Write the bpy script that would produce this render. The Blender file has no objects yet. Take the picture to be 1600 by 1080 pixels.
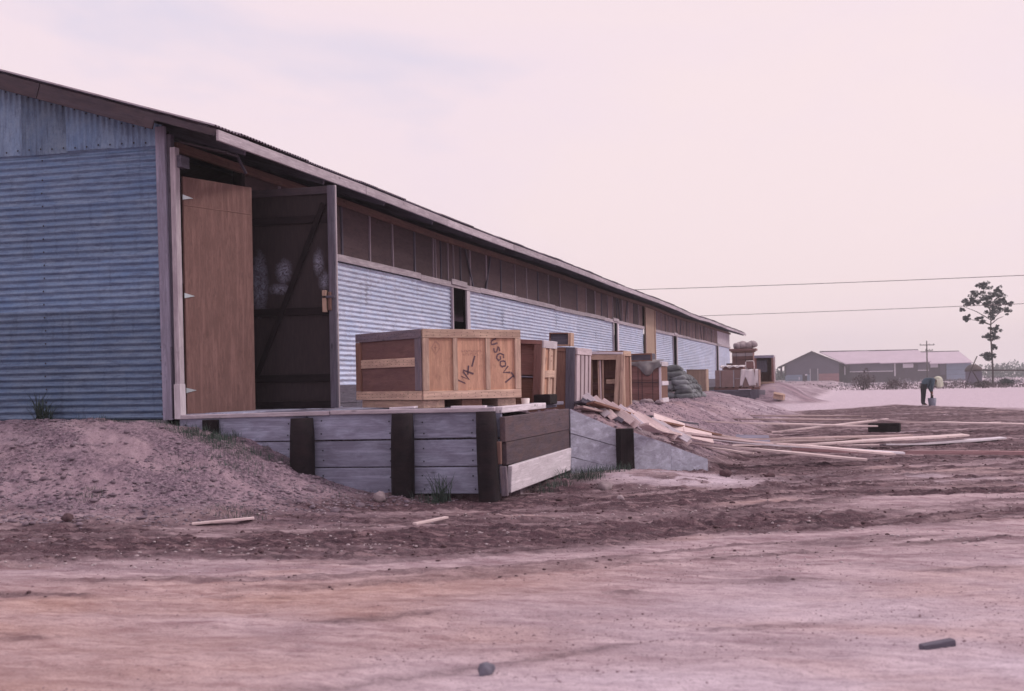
import bpy, bmesh, math, random
import numpy as np
from mathutils import Vector, Matrix, Quaternion
random.seed(7); rng = np.random.default_rng(7)
scene = bpy.context.scene
COL = scene.collection

# ------------------------------------------------------------------ camera
TH = math.radians(15.05); ROLL = 0.0185
CAM = Vector((7.24, -12.55, 0.32))
RIGHT = Vector((math.cos(TH), math.sin(TH), 0)); FWD = Vector((-math.sin(TH), math.cos(TH), 0)); UP = Vector((0, 0, 1))
cx = RIGHT * math.cos(ROLL) - UP * math.sin(ROLL)
cy = RIGHT * math.sin(ROLL) + UP * math.cos(ROLL)
cam_d = bpy.data.cameras.new('camera'); cam = bpy.data.objects.new('camera', cam_d); COL.objects.link(cam)
cam.matrix_world = Matrix((( cx.x, cy.x, -FWD.x, CAM.x), (cx.y, cy.y, -FWD.y, CAM.y), (cx.z, cy.z, -FWD.z, CAM.z), (0, 0, 0, 1)))
cam_d.sensor_width = 36; cam_d.lens = 45.0; cam_d.shift_y = 0.03625; cam_d.clip_start = .05; cam_d.clip_end = 9000
scene.camera = cam
cam_d.dof.use_dof = True; cam_d.dof.focus_distance = 19.0; cam_d.dof.aperture_fstop = 3.5

# ------------------------------------------------------------------ sky, sun, exposure
SUN_EL = math.radians(38); SUN_AZ = math.radians(72)      # azimuth measured from +y towards +x
world = bpy.data.worlds.new('World'); scene.world = world; world.use_nodes = True
nt = world.node_tree; nt.nodes.clear(); N = nt.nodes.new; L = nt.links.new
wo = N('ShaderNodeOutputWorld'); bg = N('ShaderNodeBackground'); bg.inputs[1].default_value = 0.1; L(bg.outputs[0], wo.inputs[0])
sky = N('ShaderNodeTexSky'); sky.sky_type = 'NISHITA'; sky.sun_disc = False
sky.sun_elevation = SUN_EL; sky.sun_rotation = SUN_AZ; sky.air_density = 1.2; sky.dust_density = 3.0
tc = N('ShaderNodeTexCoord'); mp = N('ShaderNodeMapping'); mp.inputs['Scale'].default_value = (1.6, 1.6, 4.5); mp.inputs['Location'].default_value = (2.3, .7, .4)
L(tc.outputs['Generated'], mp.inputs[0])
n1 = N('ShaderNodeTexNoise'); n1.inputs['Scale'].default_value = 1.5; n1.inputs['Detail'].default_value = 5; n1.inputs['Roughness'].default_value = .5; n1.inputs['Distortion'].default_value = .3
L(mp.outputs[0], n1.inputs[0])
cr = N('ShaderNodeValToRGB'); e = cr.color_ramp
e.elements[0].position = .30; e.elements[0].color = (.70, .655, .80, 1)
e.elements[1].position = .62; e.elements[1].color = (.93, .765, .79, 1)
e2 = e.elements.new(.44); e2.color = (.90, .745, .81, 1)
L(n1.outputs[0], cr.inputs[0])
sc = N('ShaderNodeVectorMath'); sc.operation = 'SCALE'; sc.inputs['Scale'].default_value = 10.0; L(cr.outputs[0], sc.inputs[0])
mx = N('ShaderNodeMix'); mx.data_type = 'RGBA'; mx.inputs[0].default_value = .93
L(sky.outputs[0], mx.inputs[6]); L(sc.outputs[0], mx.inputs[7]); L(mx.outputs[2], bg.inputs[0])
sun_d = bpy.data.lights.new('sun', 'SUN'); sun_d.energy = 1.5; sun_d.angle = math.radians(11); sun_d.color = (1, .9, .82)
sun = bpy.data.objects.new('sun', sun_d); COL.objects.link(sun)
sd = Vector((math.sin(SUN_AZ) * math.cos(SUN_EL), math.cos(SUN_AZ) * math.cos(SUN_EL), math.sin(SUN_EL)))
sun.rotation_euler = sd.to_track_quat('Z', 'Y').to_euler(); sun.location = (20, 0, 30)
vs = scene.view_settings; scene.display_settings.display_device = 'sRGB'
vs.view_transform = 'Standard'; vs.look = 'None'; vs.gamma = 1; vs.use_curve_mapping = False; vs.exposure = 0.12

# ------------------------------------------------------------------ helpers: objects
WM = {}
def _link(o, parent=None, M=None):
    COL.objects.link(o)
    M = M if M is not None else Matrix.Identity(4)
    if parent is not None:
        o.parent = parent; o.matrix_basis = WM[parent.name].inverted() @ M
    else: o.matrix_basis = M
    WM[o.name] = M.copy(); return o
def tag(o, label=None, cat=None, group=None, kind=None):
    if label: o['label'] = label
    if cat: o['category'] = cat
    if group: o['group'] = group
    if kind: o['kind'] = kind
    return o
def T(*v): return Matrix.Translation(Vector(v))
def RZ(a): return Matrix.Rotation(a, 4, 'Z')
def RX(a): return Matrix.Rotation(a, 4, 'X')
def RY(a): return Matrix.Rotation(a, 4, 'Y')
def thing(name, label, cat, M, group=None, parent=None):
    o = bpy.data.objects.new(name, None); o.empty_display_size = .1
    _link(o, parent, M)
    if parent is None: tag(o, label, cat, group)
    return o
def mesh_obj(name, me, parent=None, M=None): return _link(bpy.data.objects.new(name, me), parent, M)
def pymesh(name, V, Fc, mat, smooth=False):
    me = bpy.data.meshes.new(name); me.from_pydata([tuple(v) for v in V], [], Fc); me.update()
    if mat: me.materials.append(mat)
    if smooth: me.polygons.foreach_set('use_smooth', [True] * len(me.polygons))
    return me
_bc = {}
def boxmesh(l, w, t, mat, ch=.004):
    k = (round(l, 3), round(w, 3), round(t, 3), mat.name, ch)
    if k in _bc: return _bc[k]
    bm = bmesh.new(); bmesh.ops.create_cube(bm, size=1); bmesh.ops.scale(bm, vec=(k[0], k[1], k[2]), verts=bm.verts)
    c = min(ch, .25 * min(k[:3]))
    if c > .0008: bmesh.ops.bevel(bm, geom=list(bm.edges), offset=c, segments=1, affect='EDGES')
    me = bpy.data.meshes.new('board'); bm.to_mesh(me); bm.free(); me.materials.append(mat); _bc[k] = me
    return me
def box(name, size, center, mat, parent=None, rot=None, base=None, ch=.004):
    """box with its longest axis as mesh X so wood grain runs along it; size/centre in the parent's local frame"""
    s = list(size); M = T(*center)
    if rot is not None: M = M @ rot
    i = s.index(max(s))
    if i == 1: M = M @ RZ(math.pi / 2); s = [s[1], s[0], s[2]]
    if i == 2: M = M @ RY(math.pi / 2); s = [s[2], s[1], s[0]]
    B = base if base is not None else (WM[parent.name] if parent is not None else Matrix.Identity(4))
    return mesh_obj(name, boxmesh(*s, mat, ch), parent, B @ M)
def board(name, p0, p1, w, t, mat, parent=None, n=(0, 0, 1), base=None, ch=.003):
    p0 = Vector(p0); p1 = Vector(p1); ax = (p1 - p0); l = ax.length; ax.normalize()
    n = Vector(n); n = (n - ax * n.dot(ax)).normalized(); y = n.cross(ax); m = (p0 + p1) / 2
    M = Matrix(((ax.x, y.x, n.x, m.x), (ax.y, y.y, n.y, m.y), (ax.z, y.z, n.z, m.z), (0, 0, 0, 1)))
    B = base if base is not None else (WM[parent.name] if parent is not None else Matrix.Identity(4))
    return mesh_obj(name, boxmesh(l, w, t, mat, ch), parent, B @ M)
def bm_obj(name, bm, mat, parent=None, M=None, smooth=False):
    me = bpy.data.meshes.new(name); bm.to_mesh(me); bm.free()
    for m in (mat if isinstance(mat, list) else [mat]): me.materials.append(m)
    if smooth: me.polygons.foreach_set('use_smooth', [True] * len(me.polygons))
    return mesh_obj(name, me, parent, M)
def tube_bm(bm, pts, rad, seg=8, cap=True):
    pts = [Vector(p) for p in pts]; rads = rad if isinstance(rad, (list, tuple)) else [rad] * len(pts); rings = []
    for i, p in enumerate(pts):
        d = (pts[min(i + 1, len(pts) - 1)] - pts[max(i - 1, 0)]).normalized()
        a = d.cross(Vector((0, 0, 1)) if abs(d.z) < .95 else Vector((1, 0, 0))).normalized(); b = d.cross(a)
        rings.append([bm.verts.new(p + (a * math.cos(2 * math.pi * k / seg) + b * math.sin(2 * math.pi * k / seg)) * rads[i]) for k in range(seg)])
    for r0, r1 in zip(rings, rings[1:]):
        for k in range(seg): bm.faces.new((r0[k], r0[(k + 1) % seg], r1[(k + 1) % seg], r1[k]))
    if cap: bm.faces.new(rings[0][::-1]); bm.faces.new(rings[-1])
def FR(x, z_fwd, h): return CAM * 1 + RIGHT * x + FWD * z_fwd + Vector((0, 0, h - CAM.z))
def FM(x, z_fwd, h): return Matrix.Translation(FR(x, z_fwd, h)) @ RZ(TH)

# ------------------------------------------------------------------ helpers: noise and terrain
def vnoise(x, y, seed=0):
    xi = np.floor(x).astype(np.int64); yi = np.floor(y).astype(np.int64); xf = x - xi; yf = y - yi
    u = xf * xf * xf * (xf * (xf * 6 - 15) + 10); v = yf * yf * yf * (yf * (yf * 6 - 15) + 10)
    def h(a, b):
        n = (a * 374761393 + b * 668265263 + seed * 1442695041) & 0xffffffff
        n = ((n ^ (n >> 13)) * 1274126177) & 0xffffffff
        n = (n ^ (n >> 16)) & 0xffffffff
        return n / 4294967295.0
    a = h(xi, yi); b = h(xi + 1, yi); c = h(xi, yi + 1); d = h(xi + 1, yi + 1)
    return (a + (b - a) * u) * (1 - v) + (c + (d - c) * u) * v - .5
def fbm(x, y, oct=4, seed=0, gain=.5):
    s = 0; a = 1.0; f = 1.0
    for i in range(oct): s = s + a * vnoise(x * f + i * 17.3, y * f - i * 9.1, seed + i); a *= gain; f *= 2.03
    return s
def sstep(a, b, x):
    t = np.clip((x - a) / (b - a), 0, 1); return t * t * (3 - 2 * t)
EDGE_X = [-8, -2, 1.4, 2.7, 4.0, 5.1, 6.4, 8.5, 12, 20]; EDGE_Y = [-6.6, -5.6, -4.83, -4.5, -4.2, -3.5, -2.3, -1.0, 1.5, 6]
def base_h(x, y):
    """terrain without small relief"""
    yard = -.9 + .03 * fbm(x * .35, y * .35, 3, 3)
    xs = np.interp(y, [2.8, 6, 14, 24, 36, 43, 44.75, 45.2, 70], [3.95, 3.9, 3.6, 3.4, 2.3, 1.0, 1.0, 3.0, 3.2])
    w = np.interp(y, [2.8, 3.6, 8, 16, 28, 42, 60], [1.55, 1.6, 1.7, 1.9, 2.8, 2.4, 2.4])
    zt = np.interp(y, [0, 5, 8, 14, 22, 40, 44.7, 45.2, 70], [-.06, -.08, -.12, -.16, -.2, -.2, -.22, -.45, -.35])
    xw = x + .35 * fbm(x * .5, y * .5, 3, 11) * np.clip((y - 4) / 4, 0, 1)
    sl = 1 - np.clip((xw - xs) / w, 0, 1); sl = sl * .75 + .25 * (sl * sl * (3 - 2 * sl))
    behind = np.where(x < 3.72, sstep(.03, .16, y), sstep(.02, .10, y - (2.8 + .69 * (x - 3.8))))
    behind = np.where((x < 3.8) & (x > 3.72), np.where(y < 2.85, 0, behind), behind)
    side = np.where(y < 2.85, sstep(3.74, 3.62, x), 1.0)
    fill = yard + (zt - yard) * sl
    f = behind * np.where(x < 3.8, side, 1.0)
    z = yard + (fill - yard) * f
    # apron in front of the wing wall
    z = z + (1 - f) * .15 * np.exp(-(((x - 4.6) / 1.1) ** 2 + ((y - 2.7) / 1.1) ** 2))
    # mound against the gable
    m = np.interp(x, [-9, -5, -3.5, -2.2, -1.2, -.5, 0, .3, 1.0, 1.63, 2.3, 3, 3.8], [-.6, -.45, -.22, -.06, .015, -.02, -.05, -.10, -.25, -.59, -.78, -.85, -.9])
    dist = np.interp(x, [-9, 1.5, 2.2, 2.8, 3.5], [2.75, 2.55, 1.7, .8, .5])
    t = np.clip((-y - .35) / dist, 0, 1); prof = 1 - (t ** 1.25) * (2.0 - t ** 1.25) * 1.0
    t2 = np.clip((-y - .3) / dist, 0, 1); prof = .5 * prof + .5 * (1 - t2 * t2 * (3 - 2 * t2))
    md = (m - yard) * prof * (y <= .03)
    z = z + np.maximum(md, 0) * (1 - f)
    lump = np.clip(md, 0, .5) * 2
    z = z + (1 - f) * lump * (.10 * fbm(x * 1.3, y * 1.3, 4, 21) )
    # spoil heap right of the far dock, and low berm far off
    z = z + .68 * np.exp(-(((x - 3.9) / 1.5) ** 2 + ((y - 47.5) / 3.0) ** 2)) * (x > 2.9)
    return z
def ground_h(x, y):
    z = base_h(x, y)
    ey = np.interp(x, EDGE_X, EDGE_Y); q = y - ey
    mud = masks(x, y)[0]
    yardm = 1 - sstep(-.85, -.6, z)
    z = z + yardm * .020 * fbm(x * .8, q * 3.2, 4, 31)
    z = z + mud * (.034 * fbm(x * 2.3, q * 6, 5, 41, .62) + .05 * np.maximum(fbm(x * 5, y * 7, 4, 43, .6) - .08, 0) + .016 * fbm(x * 14, y * 18, 3, 44, .6))
    z = z + .012 * fbm(x * 6, y * 9, 4, 51, .6)
    z = z - mud * yardm * .035 * (np.exp(-((q - .9) / .16) ** 2) + np.exp(-((q - 2.3) / .16) ** 2)) * (y < 6)
    z = z + .007 * (1 - mud) * yardm * fbm(x * 1.1, q * 12, 4, 57, .6)
    rough = sstep(-.84, -.6, z) * (y < 45)
    z = z + rough * (.055 * fbm(x * 2.6, y * 2.6, 6, 61, .66) + .03 * np.maximum(fbm(x * 11, y * 11, 3, 63), 0))
    return z
def masks(x, y):
    ey = np.interp(x, EDGE_X, EDGE_Y); q = y - ey + .55 * fbm(x * .55, y * .9, 4, 71)
    far_y = np.interp(x, [3.4, 3.8, 4.4, 8.8, 12, 20, 40], [14, 23, 32, 44, 34, 28, 30]) + 3 * fbm(x * .4, y * .25, 3, 73)
    mud = sstep(-.25, .35, q) * (1 - sstep(-1.2, 1.2, y - far_y))
    br = .95 + .9 * fbm(x * .35, q * 2.6, 5, 75, .65) - .26 * sstep(6, 9, x) * (1 - sstep(2.5, 6, y)) - .45 * sstep(.22, .5, fbm(x * .5, q * 1.7, 3, 76))
    mud = mud * np.clip(br, 0, 1)
    # streaks of darker earth in the pale foreground
    mud = np.maximum(mud, .55 * sstep(.15, .42, fbm(x * .45, (y - ey) * 2.6, 4, 77, .55)) * sstep(-3.4, -.3, y - ey) * (1 - sstep(0, .4, y - ey)))
    for q0, am in ((-1.3, .8), (-2.6, .6), (-4.2, .45)):
        mud = np.maximum(mud, am * np.exp(-((y - ey - q0 + .25 * fbm(x * .4, y * .0 + q0, 3, 78)) / .10) ** 2) * sstep(-.12, .2, fbm(x * .6, y * 2 + q0, 4, 80, .6)))
    hz = base_h(x, y)
    raised = sstep(-.86, -.72, hz)
    mud = mud * (1 - raised)
    pale = sstep(-1.2, 1.6, y - far_y) * (1 - raised * .3)
    pale = np.maximum(pale, 1.0 * np.exp(-(((x - 5.2) / 1.2) ** 2 + ((y - 2.4) / .9) ** 2)) * 1.3 * sstep(-.3, .1, fbm(x * 2.2, y * 2.2, 4, 79, .6)))
    mud = mud * (1 - .85 * np.clip(pale, 0, 1) * (np.hypot((x - 5.2) / 1.6, (y - 2.4) / 1.3) < 1))
    pale = np.maximum(pale, .85 * sstep(-1.6, -4.2, y - ey + .5 * fbm(x * .6, y * .6, 3, 82)) * sstep(3.8, 6.3, x) * (.55 + .8 * fbm(x * .9, y * 1.6, 4, 84)))
    pale = np.maximum(pale, .8 * (y > .5) * sstep(.1, .3, fbm(x * .9, y * .9, 4, 81) - .25 + .5 * np.exp(-(((x - 6.4) / 1.6) ** 2 + ((y - 3.8) / 1.0) ** 2))))
    pale = np.maximum(pale, .9 * sstep(15, 21, y) * sstep(2.9, 3.9, x) * raised)
    pale = np.maximum(pale, .7 * np.exp(-(((x - 1.2) / 1.4) ** 2 + ((y + 3.55) / .18) ** 2)) * (x < 3))
    pale = np.maximum(pale, raised * (y < 0) * .55 * sstep(.10, .34, fbm(x * 1.5 + .4 * y, y * 2.2, 4, 88, .6)) * sstep(-2.3, -.9, y))
    grav = raised * (.62 + 1.0 * (fbm(x * .9, y * .9, 3, 83) + .15) + .35 * (y < 0) * sstep(-.3, -.6, hz))
    grav = np.maximum(grav, .9 * sstep(-2.6, -2.0, y) * (y < .1) * (x < 3.0) * sstep(-.2, .05, fbm(x, y, 3, 89)))
    warm = np.exp(-(((x - 3.4) / .8) ** 2 + ((y - 20) / 4.5) ** 2)) * 1.2
    warm = np.maximum(warm, .68 * sstep(-.3, -1.6, y - ey) * sstep(6.8, 4.0, x) * (.7 + 1.2 * fbm(x * .7, y * 1.2, 3, 85)))
    warm = np.maximum(warm, .5 * sstep(.12, .35, fbm(x * .5, y * .9, 3, 87)) * (1 - mud))
    return np.clip(mud, 0, 1), np.clip(pale, 0, 1), np.clip(grav, 0, 1), np.clip(warm, 0, 1)
def gz(x, y): return float(ground_h(np.array([float(x)]), np.array([float(y)]))[0])

# ------------------------------------------------------------------ helpers: materials
def newmat(name):
    m = bpy.data.materials.new(name); m.use_nodes = True; t = m.node_tree; t.nodes.clear()
    o = t.nodes.new('ShaderNodeOutputMaterial'); b = t.nodes.new('ShaderNodeBsdfPrincipled'); t.links.new(b.outputs[0], o.inputs[0])
    return m, t, b
def nd(t, typ, **kw):
    n = t.nodes.new('ShaderNode' + typ)
    for k, v in kw.items():
        if k.startswith('i_'): n.inputs[k[2:].replace('_', ' ')].default_value = v
        else: setattr(n, k, v)
    return n
def ramp(t, src, stops):
    r = t.nodes.new('ShaderNodeValToRGB'); c = r.color_ramp
    while len(c.elements) < len(stops): c.elements.new(.5)
    for el, (p, v) in zip(c.elements, stops): el.position = p; el.color = (*v, 1) if isinstance(v, tuple) else (v, v, v, 1)
    t.links.new(src, r.inputs[0]); return r.outputs[0]
def mixc(t, f, a, b, mode='MIX'):
    m = t.nodes.new('ShaderNodeMix'); m.data_type = 'RGBA'; m.blend_type = mode
    for i, v in ((0, f), (6, a), (7, b)):
        if hasattr(v, 'links'): t.links.new(v, m.inputs[i])
        else: m.inputs[i].default_value = (*v, 1) if isinstance(v, tuple) else v
    return m.outputs[2]
def coords(t, scale=(1, 1, 1), rand=True, kind='Object'):
    tc = t.nodes.new('ShaderNodeTexCoord'); mp = t.nodes.new('ShaderNodeMapping'); mp.inputs['Scale'].default_value = scale
    src = tc.outputs[kind]
    if rand:
        oi = t.nodes.new('ShaderNodeObjectInfo'); v = t.nodes.new('ShaderNodeVectorMath'); v.operation = 'MULTIPLY_ADD'
        t.links.new(oi.outputs['Random'], v.inputs[0]); v.inputs[1].default_value = (37, 53, 29); t.links.new(src, v.inputs[2]); src = v.outputs[0]
    t.links.new(src, mp.inputs[0]); return mp.outputs[0]
def noise(t, vec, scale, detail=4, rough=.55, dist=0):
    n = nd(t, 'TexNoise'); n.inputs['Scale'].default_value = scale; n.inputs['Detail'].default_value = detail
    n.inputs['Roughness'].default_value = rough; n.inputs['Distortion'].default_value = dist; t.links.new(vec, n.inputs[0]); return n.outputs[0]
def bump(t, b, h, strength=.3, dist=.01):
    n = nd(t, 'Bump'); n.inputs['Strength'].default_value = strength; n.inputs['Distance'].default_value = dist
    t.links.new(h, n.inputs['Height']); t.links.new(n.outputs[0], b.inputs['Normal'])
def bright(t, col, lo, hi):
    oi = nd(t, 'ObjectInfo'); mr = nd(t, 'MapRange'); mr.inputs[3].default_value = lo; mr.inputs[4].default_value = hi
    t.links.new(oi.outputs['Random'], mr.inputs[0]); v = nd(t, 'VectorMath', operation='SCALE')
    t.links.new(col, v.inputs[0]); t.links.new(mr.outputs[0], v.inputs['Scale']); return v.outputs[0]
def wood(name, c, dark=.55, spread=(.82, 1.15), grain=1.0, stain=None, stain_amt=.5, rough=.85, ply=False):
    m, t, b = newmat(name)
    fine = noise(t, coords(t, (1.2, 22, 22) if not ply else (2.2, 12, 12)), 3.4 * grain, 6, .68, .8)
    big = noise(t, coords(t, (1.0, 3.0, 3.0)), 3.2, 6, .65, .6)
    blot = noise(t, coords(t, (1.0, 1.8, 1.8)), 7.0, 5, .7, .3); run = noise(t, coords(t, (.5, 7, 7)), 2.4, 5, .6, .3)
    knots = nd(t, 'TexVoronoi'); knots.inputs['Scale'].default_value = 2.6; t.links.new(coords(t, (.9, 2.6, 2.6)), knots.inputs[0])
    dk = tuple(v * dark for v in c)
    col = mixc(t, ramp(t, fine, [(.38, 0.), (.62, 1.)]), dk, c)
    col = mixc(t, ramp(t, big, [(.40, 0.), (.62, stain_amt)]), col, stain if stain else tuple(v * .6 for v in c))
    col = mixc(t, ramp(t, run, [(.54, 0.), (.64, .45)]), col, tuple(min(1, v * 1.3) for v in c))
    col = mixc(t, ramp(t, blot, [(.58, 0.), (.70, .55)]), col, tuple(v * .5 for v in c))
    if not ply: col = mixc(t, ramp(t, knots.outputs['Distance'], [(.05, .8), (.11, 0.)]), col, tuple(v * .35 for v in c))
    t.links.new(bright(t, col, *spread), b.inputs['Base Color']); b.inputs['Roughness'].default_value = rough
    b.inputs['Specular IOR Level'].default_value = .25
    bump(t, b, fine, .6, .006); return m
M = {}
M['grey2'] = wood('yard_plank_wood', (.50, .38, .385), .7, stain=(.30, .20, .21))
M['redb'] = wood('reddish_batten', (.42, .26, .28), .7, stain=(.28, .15, .16))
M['grey'] = wood('weathered_grey_wood', (.28, .265, .36), .62, stain=(.20, .17, .23))
M['greyd'] = wood('dark_weathered_wood', (.14, .13, .175), .6, stain=(.09, .07, .10))
M['deck'] = wood('dock_plank_wood', (.37, .385, .53), .70, spread=(.82, 1.12), stain=(.19, .18, .26), stain_amt=.75)
M['pale'] = wood('pale_new_wood', (.76, .62, .64), .8, stain=(.56, .42, .43), stain_amt=.6)
M['white'] = wood('whitewashed_wood', (.72, .66, .74), .8, stain=(.50, .44, .50))
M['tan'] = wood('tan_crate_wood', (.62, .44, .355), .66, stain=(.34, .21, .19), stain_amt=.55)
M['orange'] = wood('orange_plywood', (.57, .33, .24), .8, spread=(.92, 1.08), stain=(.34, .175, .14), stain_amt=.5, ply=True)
M['brown'] = wood('brown_crate_wood', (.27, .145, .115), .7, stain=(.18, .095, .085))
M['red'] = wood('reddish_crate_wood', (.245, .132, .125), .7, stain=(.19, .08, .08))
M['bluegrey'] = wood('bluish_weathered_frame', (.17, .145, .19), .65, stain=(.24, .17, .18))
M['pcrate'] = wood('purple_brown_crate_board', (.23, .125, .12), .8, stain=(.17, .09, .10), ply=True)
M['plydoor'] = wood('plywood_door_skin', (.20, .112, .105), .68, spread=(.97, 1.03), stain=(.135, .075, .07), stain_amt=.8, ply=True)
M['creo'] = wood('creosoted_timber', (.015, .010, .015), .5, stain=(.028, .016, .020))
M['sleeper'] = wood('old_dark_plank', (.105, .078, .10), .65, stain=(.14, .085, .085))
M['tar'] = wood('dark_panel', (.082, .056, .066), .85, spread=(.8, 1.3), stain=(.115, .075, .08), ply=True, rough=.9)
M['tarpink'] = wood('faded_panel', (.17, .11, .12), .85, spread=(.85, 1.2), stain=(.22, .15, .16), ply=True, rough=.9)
M['rakewood'] = wood('rake_board_wood', (.072, .058, .078), .7, stain=(.11, .078, .088))
M['beam'] = wood('header_beam_wood', (.22, .125, .11), .7, stain=(.14, .08, .08))
M['fascia'] = wood('fascia_wood', (.50, .44, .50), .7, stain=(.30, .25, .30), stain_amt=.7)
M['slatpink'] = wood('pinkish_pale_slat', (.55, .46, .51), .75, stain=(.36, .28, .32))
M['batten'] = wood('batten_wood', (.36, .30, .36), .7, stain=(.22, .17, .2))
M['yellowply'] = wood('yellowish_plywood', (.36, .26, .21), .85, stain=(.27, .19, .16), ply=True)

def corrugated(name, c, dirt, tint, rough=.42, metal=.55, spread=(.9, 1.1)):
    m, t, b = newmat(name)
    w = noise(t, coords(t, (1, 2, 1)), 2.0, 6, .7, .6); s = noise(t, coords(t, (1.6, 13, 1)), 2.5, 5, .75)
    p = noise(t, coords(t, (1, 1, 1)), 30, 4, .7)
    col = mixc(t, ramp(t, w, [(.35, 0.), (.65, 1.)]), c, tint)
    col = mixc(t, ramp(t, s, [(.50, 0.), (.62, .8)]), col, dirt)
    drip = noise(t, coords(t, (9, .8, 1)), 1.5, 4, .6); col = mixc(t, ramp(t, drip, [(.56, 0.), (.68, .4)]), col, tuple(v * .75 for v in dirt))
    col = mixc(t, ramp(t, p, [(.45, 0.), (.8, .5)]), col, tuple(v * .7 for v in c))
    t.links.new(bright(t, col, *spread), b.inputs['Base Color']); b.inputs['Metallic'].default_value = metal
    t.links.new(ramp(t, p, [(.2, rough - .08), (.8, rough + .2)]), b.inputs['Roughness'])
    bump(t, b, p, .15, .003); return m
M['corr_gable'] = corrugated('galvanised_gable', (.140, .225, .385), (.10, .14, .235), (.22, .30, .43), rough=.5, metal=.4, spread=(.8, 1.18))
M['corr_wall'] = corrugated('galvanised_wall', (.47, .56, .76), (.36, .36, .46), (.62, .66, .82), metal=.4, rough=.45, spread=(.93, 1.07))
M['corr_roof'] = corrugated('roof_iron', (.30, .26, .32), (.16, .10, .12), (.22, .17, .22), rough=.55)

def plain(name, c, rough=.8, var=.25, scale=8, metal=0., bumpd=.003, bs=.2, c2=None, rnd=(.9, 1.1)):
    m, t, b = newmat(name)
    n = noise(t, coords(t), scale, 5, .6, .3)
    col = mixc(t, ramp(t, n, [(.3, 0.), (.7, 1.)]), c2 if c2 else tuple(v * (1 - var) for v in c), c)
    t.links.new(bright(t, col, *rnd), b.inputs['Base Color']); b.inputs['Roughness'].default_value = rough; b.inputs['Metallic'].default_value = metal
    b.inputs['Specular IOR Level'].default_value = .3
    bump(t, b, n, bs, bumpd); return m
M['nail'] = plain('nail_head', (.03, .03, .045), .6)
M['galv'] = plain('bright_galvanised', (.45, .5, .55), .5, metal=.3)
M['ink'] = plain('stencil_ink', (.07, .045, .08), .8, .5, 45, c2=(.17, .095, .10))
M['fadeink'] = plain('faded_ink', (.27, .15, .14), .8, .3, 60, c2=(.44, .24, .19))
M['bag'] = plain('sandbag_cloth', (.21, .22, .245), .95, .45, 9, rnd=(.6, 1.35))
M['bagw'] = plain('sack_cloth', (.42, .35, .38), .95, .3, 6)
M['carton'] = plain('cardboard', (.31, .205, .20), .9, .2, 4)
M['cartonl'] = plain('light_cardboard', (.46, .33, .31), .9, .2, 4)
M['cloth'] = plain('white_cloth', (.74, .68, .72), .9, .12, 6)
M['tarp'] = plain('grey_tarpaulin', (.15, .15, .17), .7, .4, 5, c2=(.27, .25, .26))
M['strap'] = plain('dark_strap', (.035, .03, .045), .6)
M['steel'] = plain('pale_steel_band', (.45, .42, .48), .4, metal=.5)
M['concrete'] = plain('concrete', (.30, .28, .32), .9, .3, 3, c2=(.2, .185, .22))
M['stone'] = plain('stone', (.34, .27, .30), .95, .35, 9, bumpd=.01, bs=.5, rnd=(.6, 1.4))
M['stoneb'] = plain('blue_grey_stone', (.20, .19, .25), .9, .35, 14, bumpd=.01, bs=.5)
M['clod'] = plain('earth_clod', (.13, .078, .092), .98, .35, 20, bumpd=.01, bs=.5)
M['cup'] = plain('white_cup', (.8, .72, .74), .5, .05)
M['grass'] = plain('grass', (.065, .10, .085), .8, .4, 3, rnd=(.8, 1.2))
M['drygrass'] = plain('dry_scrub', (.16, .115, .13), .9, .45, 1.5, c2=(.085, .075, .09))
M['leaf'] = plain('tree_leaf', (.030, .045, .052), .7, .4, 2)
M['bark'] = plain('bark', (.07, .055, .06), .9, .3, 6)
M['brush'] = plain('brown_bush', (.115, .085, .085), .9, .5, 2, c2=(.06, .06, .07))
M['woodfar'] = plain('far_wood', (.06, .085, .095), .9, .4, .2)
M['wire'] = plain('wire', (.12, .09, .1), .6)
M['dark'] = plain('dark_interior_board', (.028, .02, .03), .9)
M['skin'] = plain('skin', (.22, .10, .085), .6, .1)
M['hair'] = plain('black_hair', (.015, .012, .014), .6)
M['jacket'] = plain('blue_green_jacket', (.085, .125, .165), .9, .3, 6)
M['trouser'] = plain('dark_trousers', (.030, .030, .038), .9, .3, 6)
M['scarf'] = plain('pale_headscarf', (.66, .68, .56), .9, .15, 9)
M['farwall'] = plain('far_wall', (.13, .115, .16), .9, .15, 1)
M['fardark'] = plain('far_dark_wall', (.09, .07, .10), .9, .3, 1)
M['farpink'] = plain('far_red_panel', (.36, .20, .23), .9, .15, 1)
M['farblue'] = plain('far_corrugated', (.24, .29, .40), .8, .15, 1)
M['farroof'] = plain('far_roof', (.60, .50, .60), .7, .12, .6)
M['farlight'] = plain('far_pale_opening', (.66, .62, .7), .6, .1)

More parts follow.
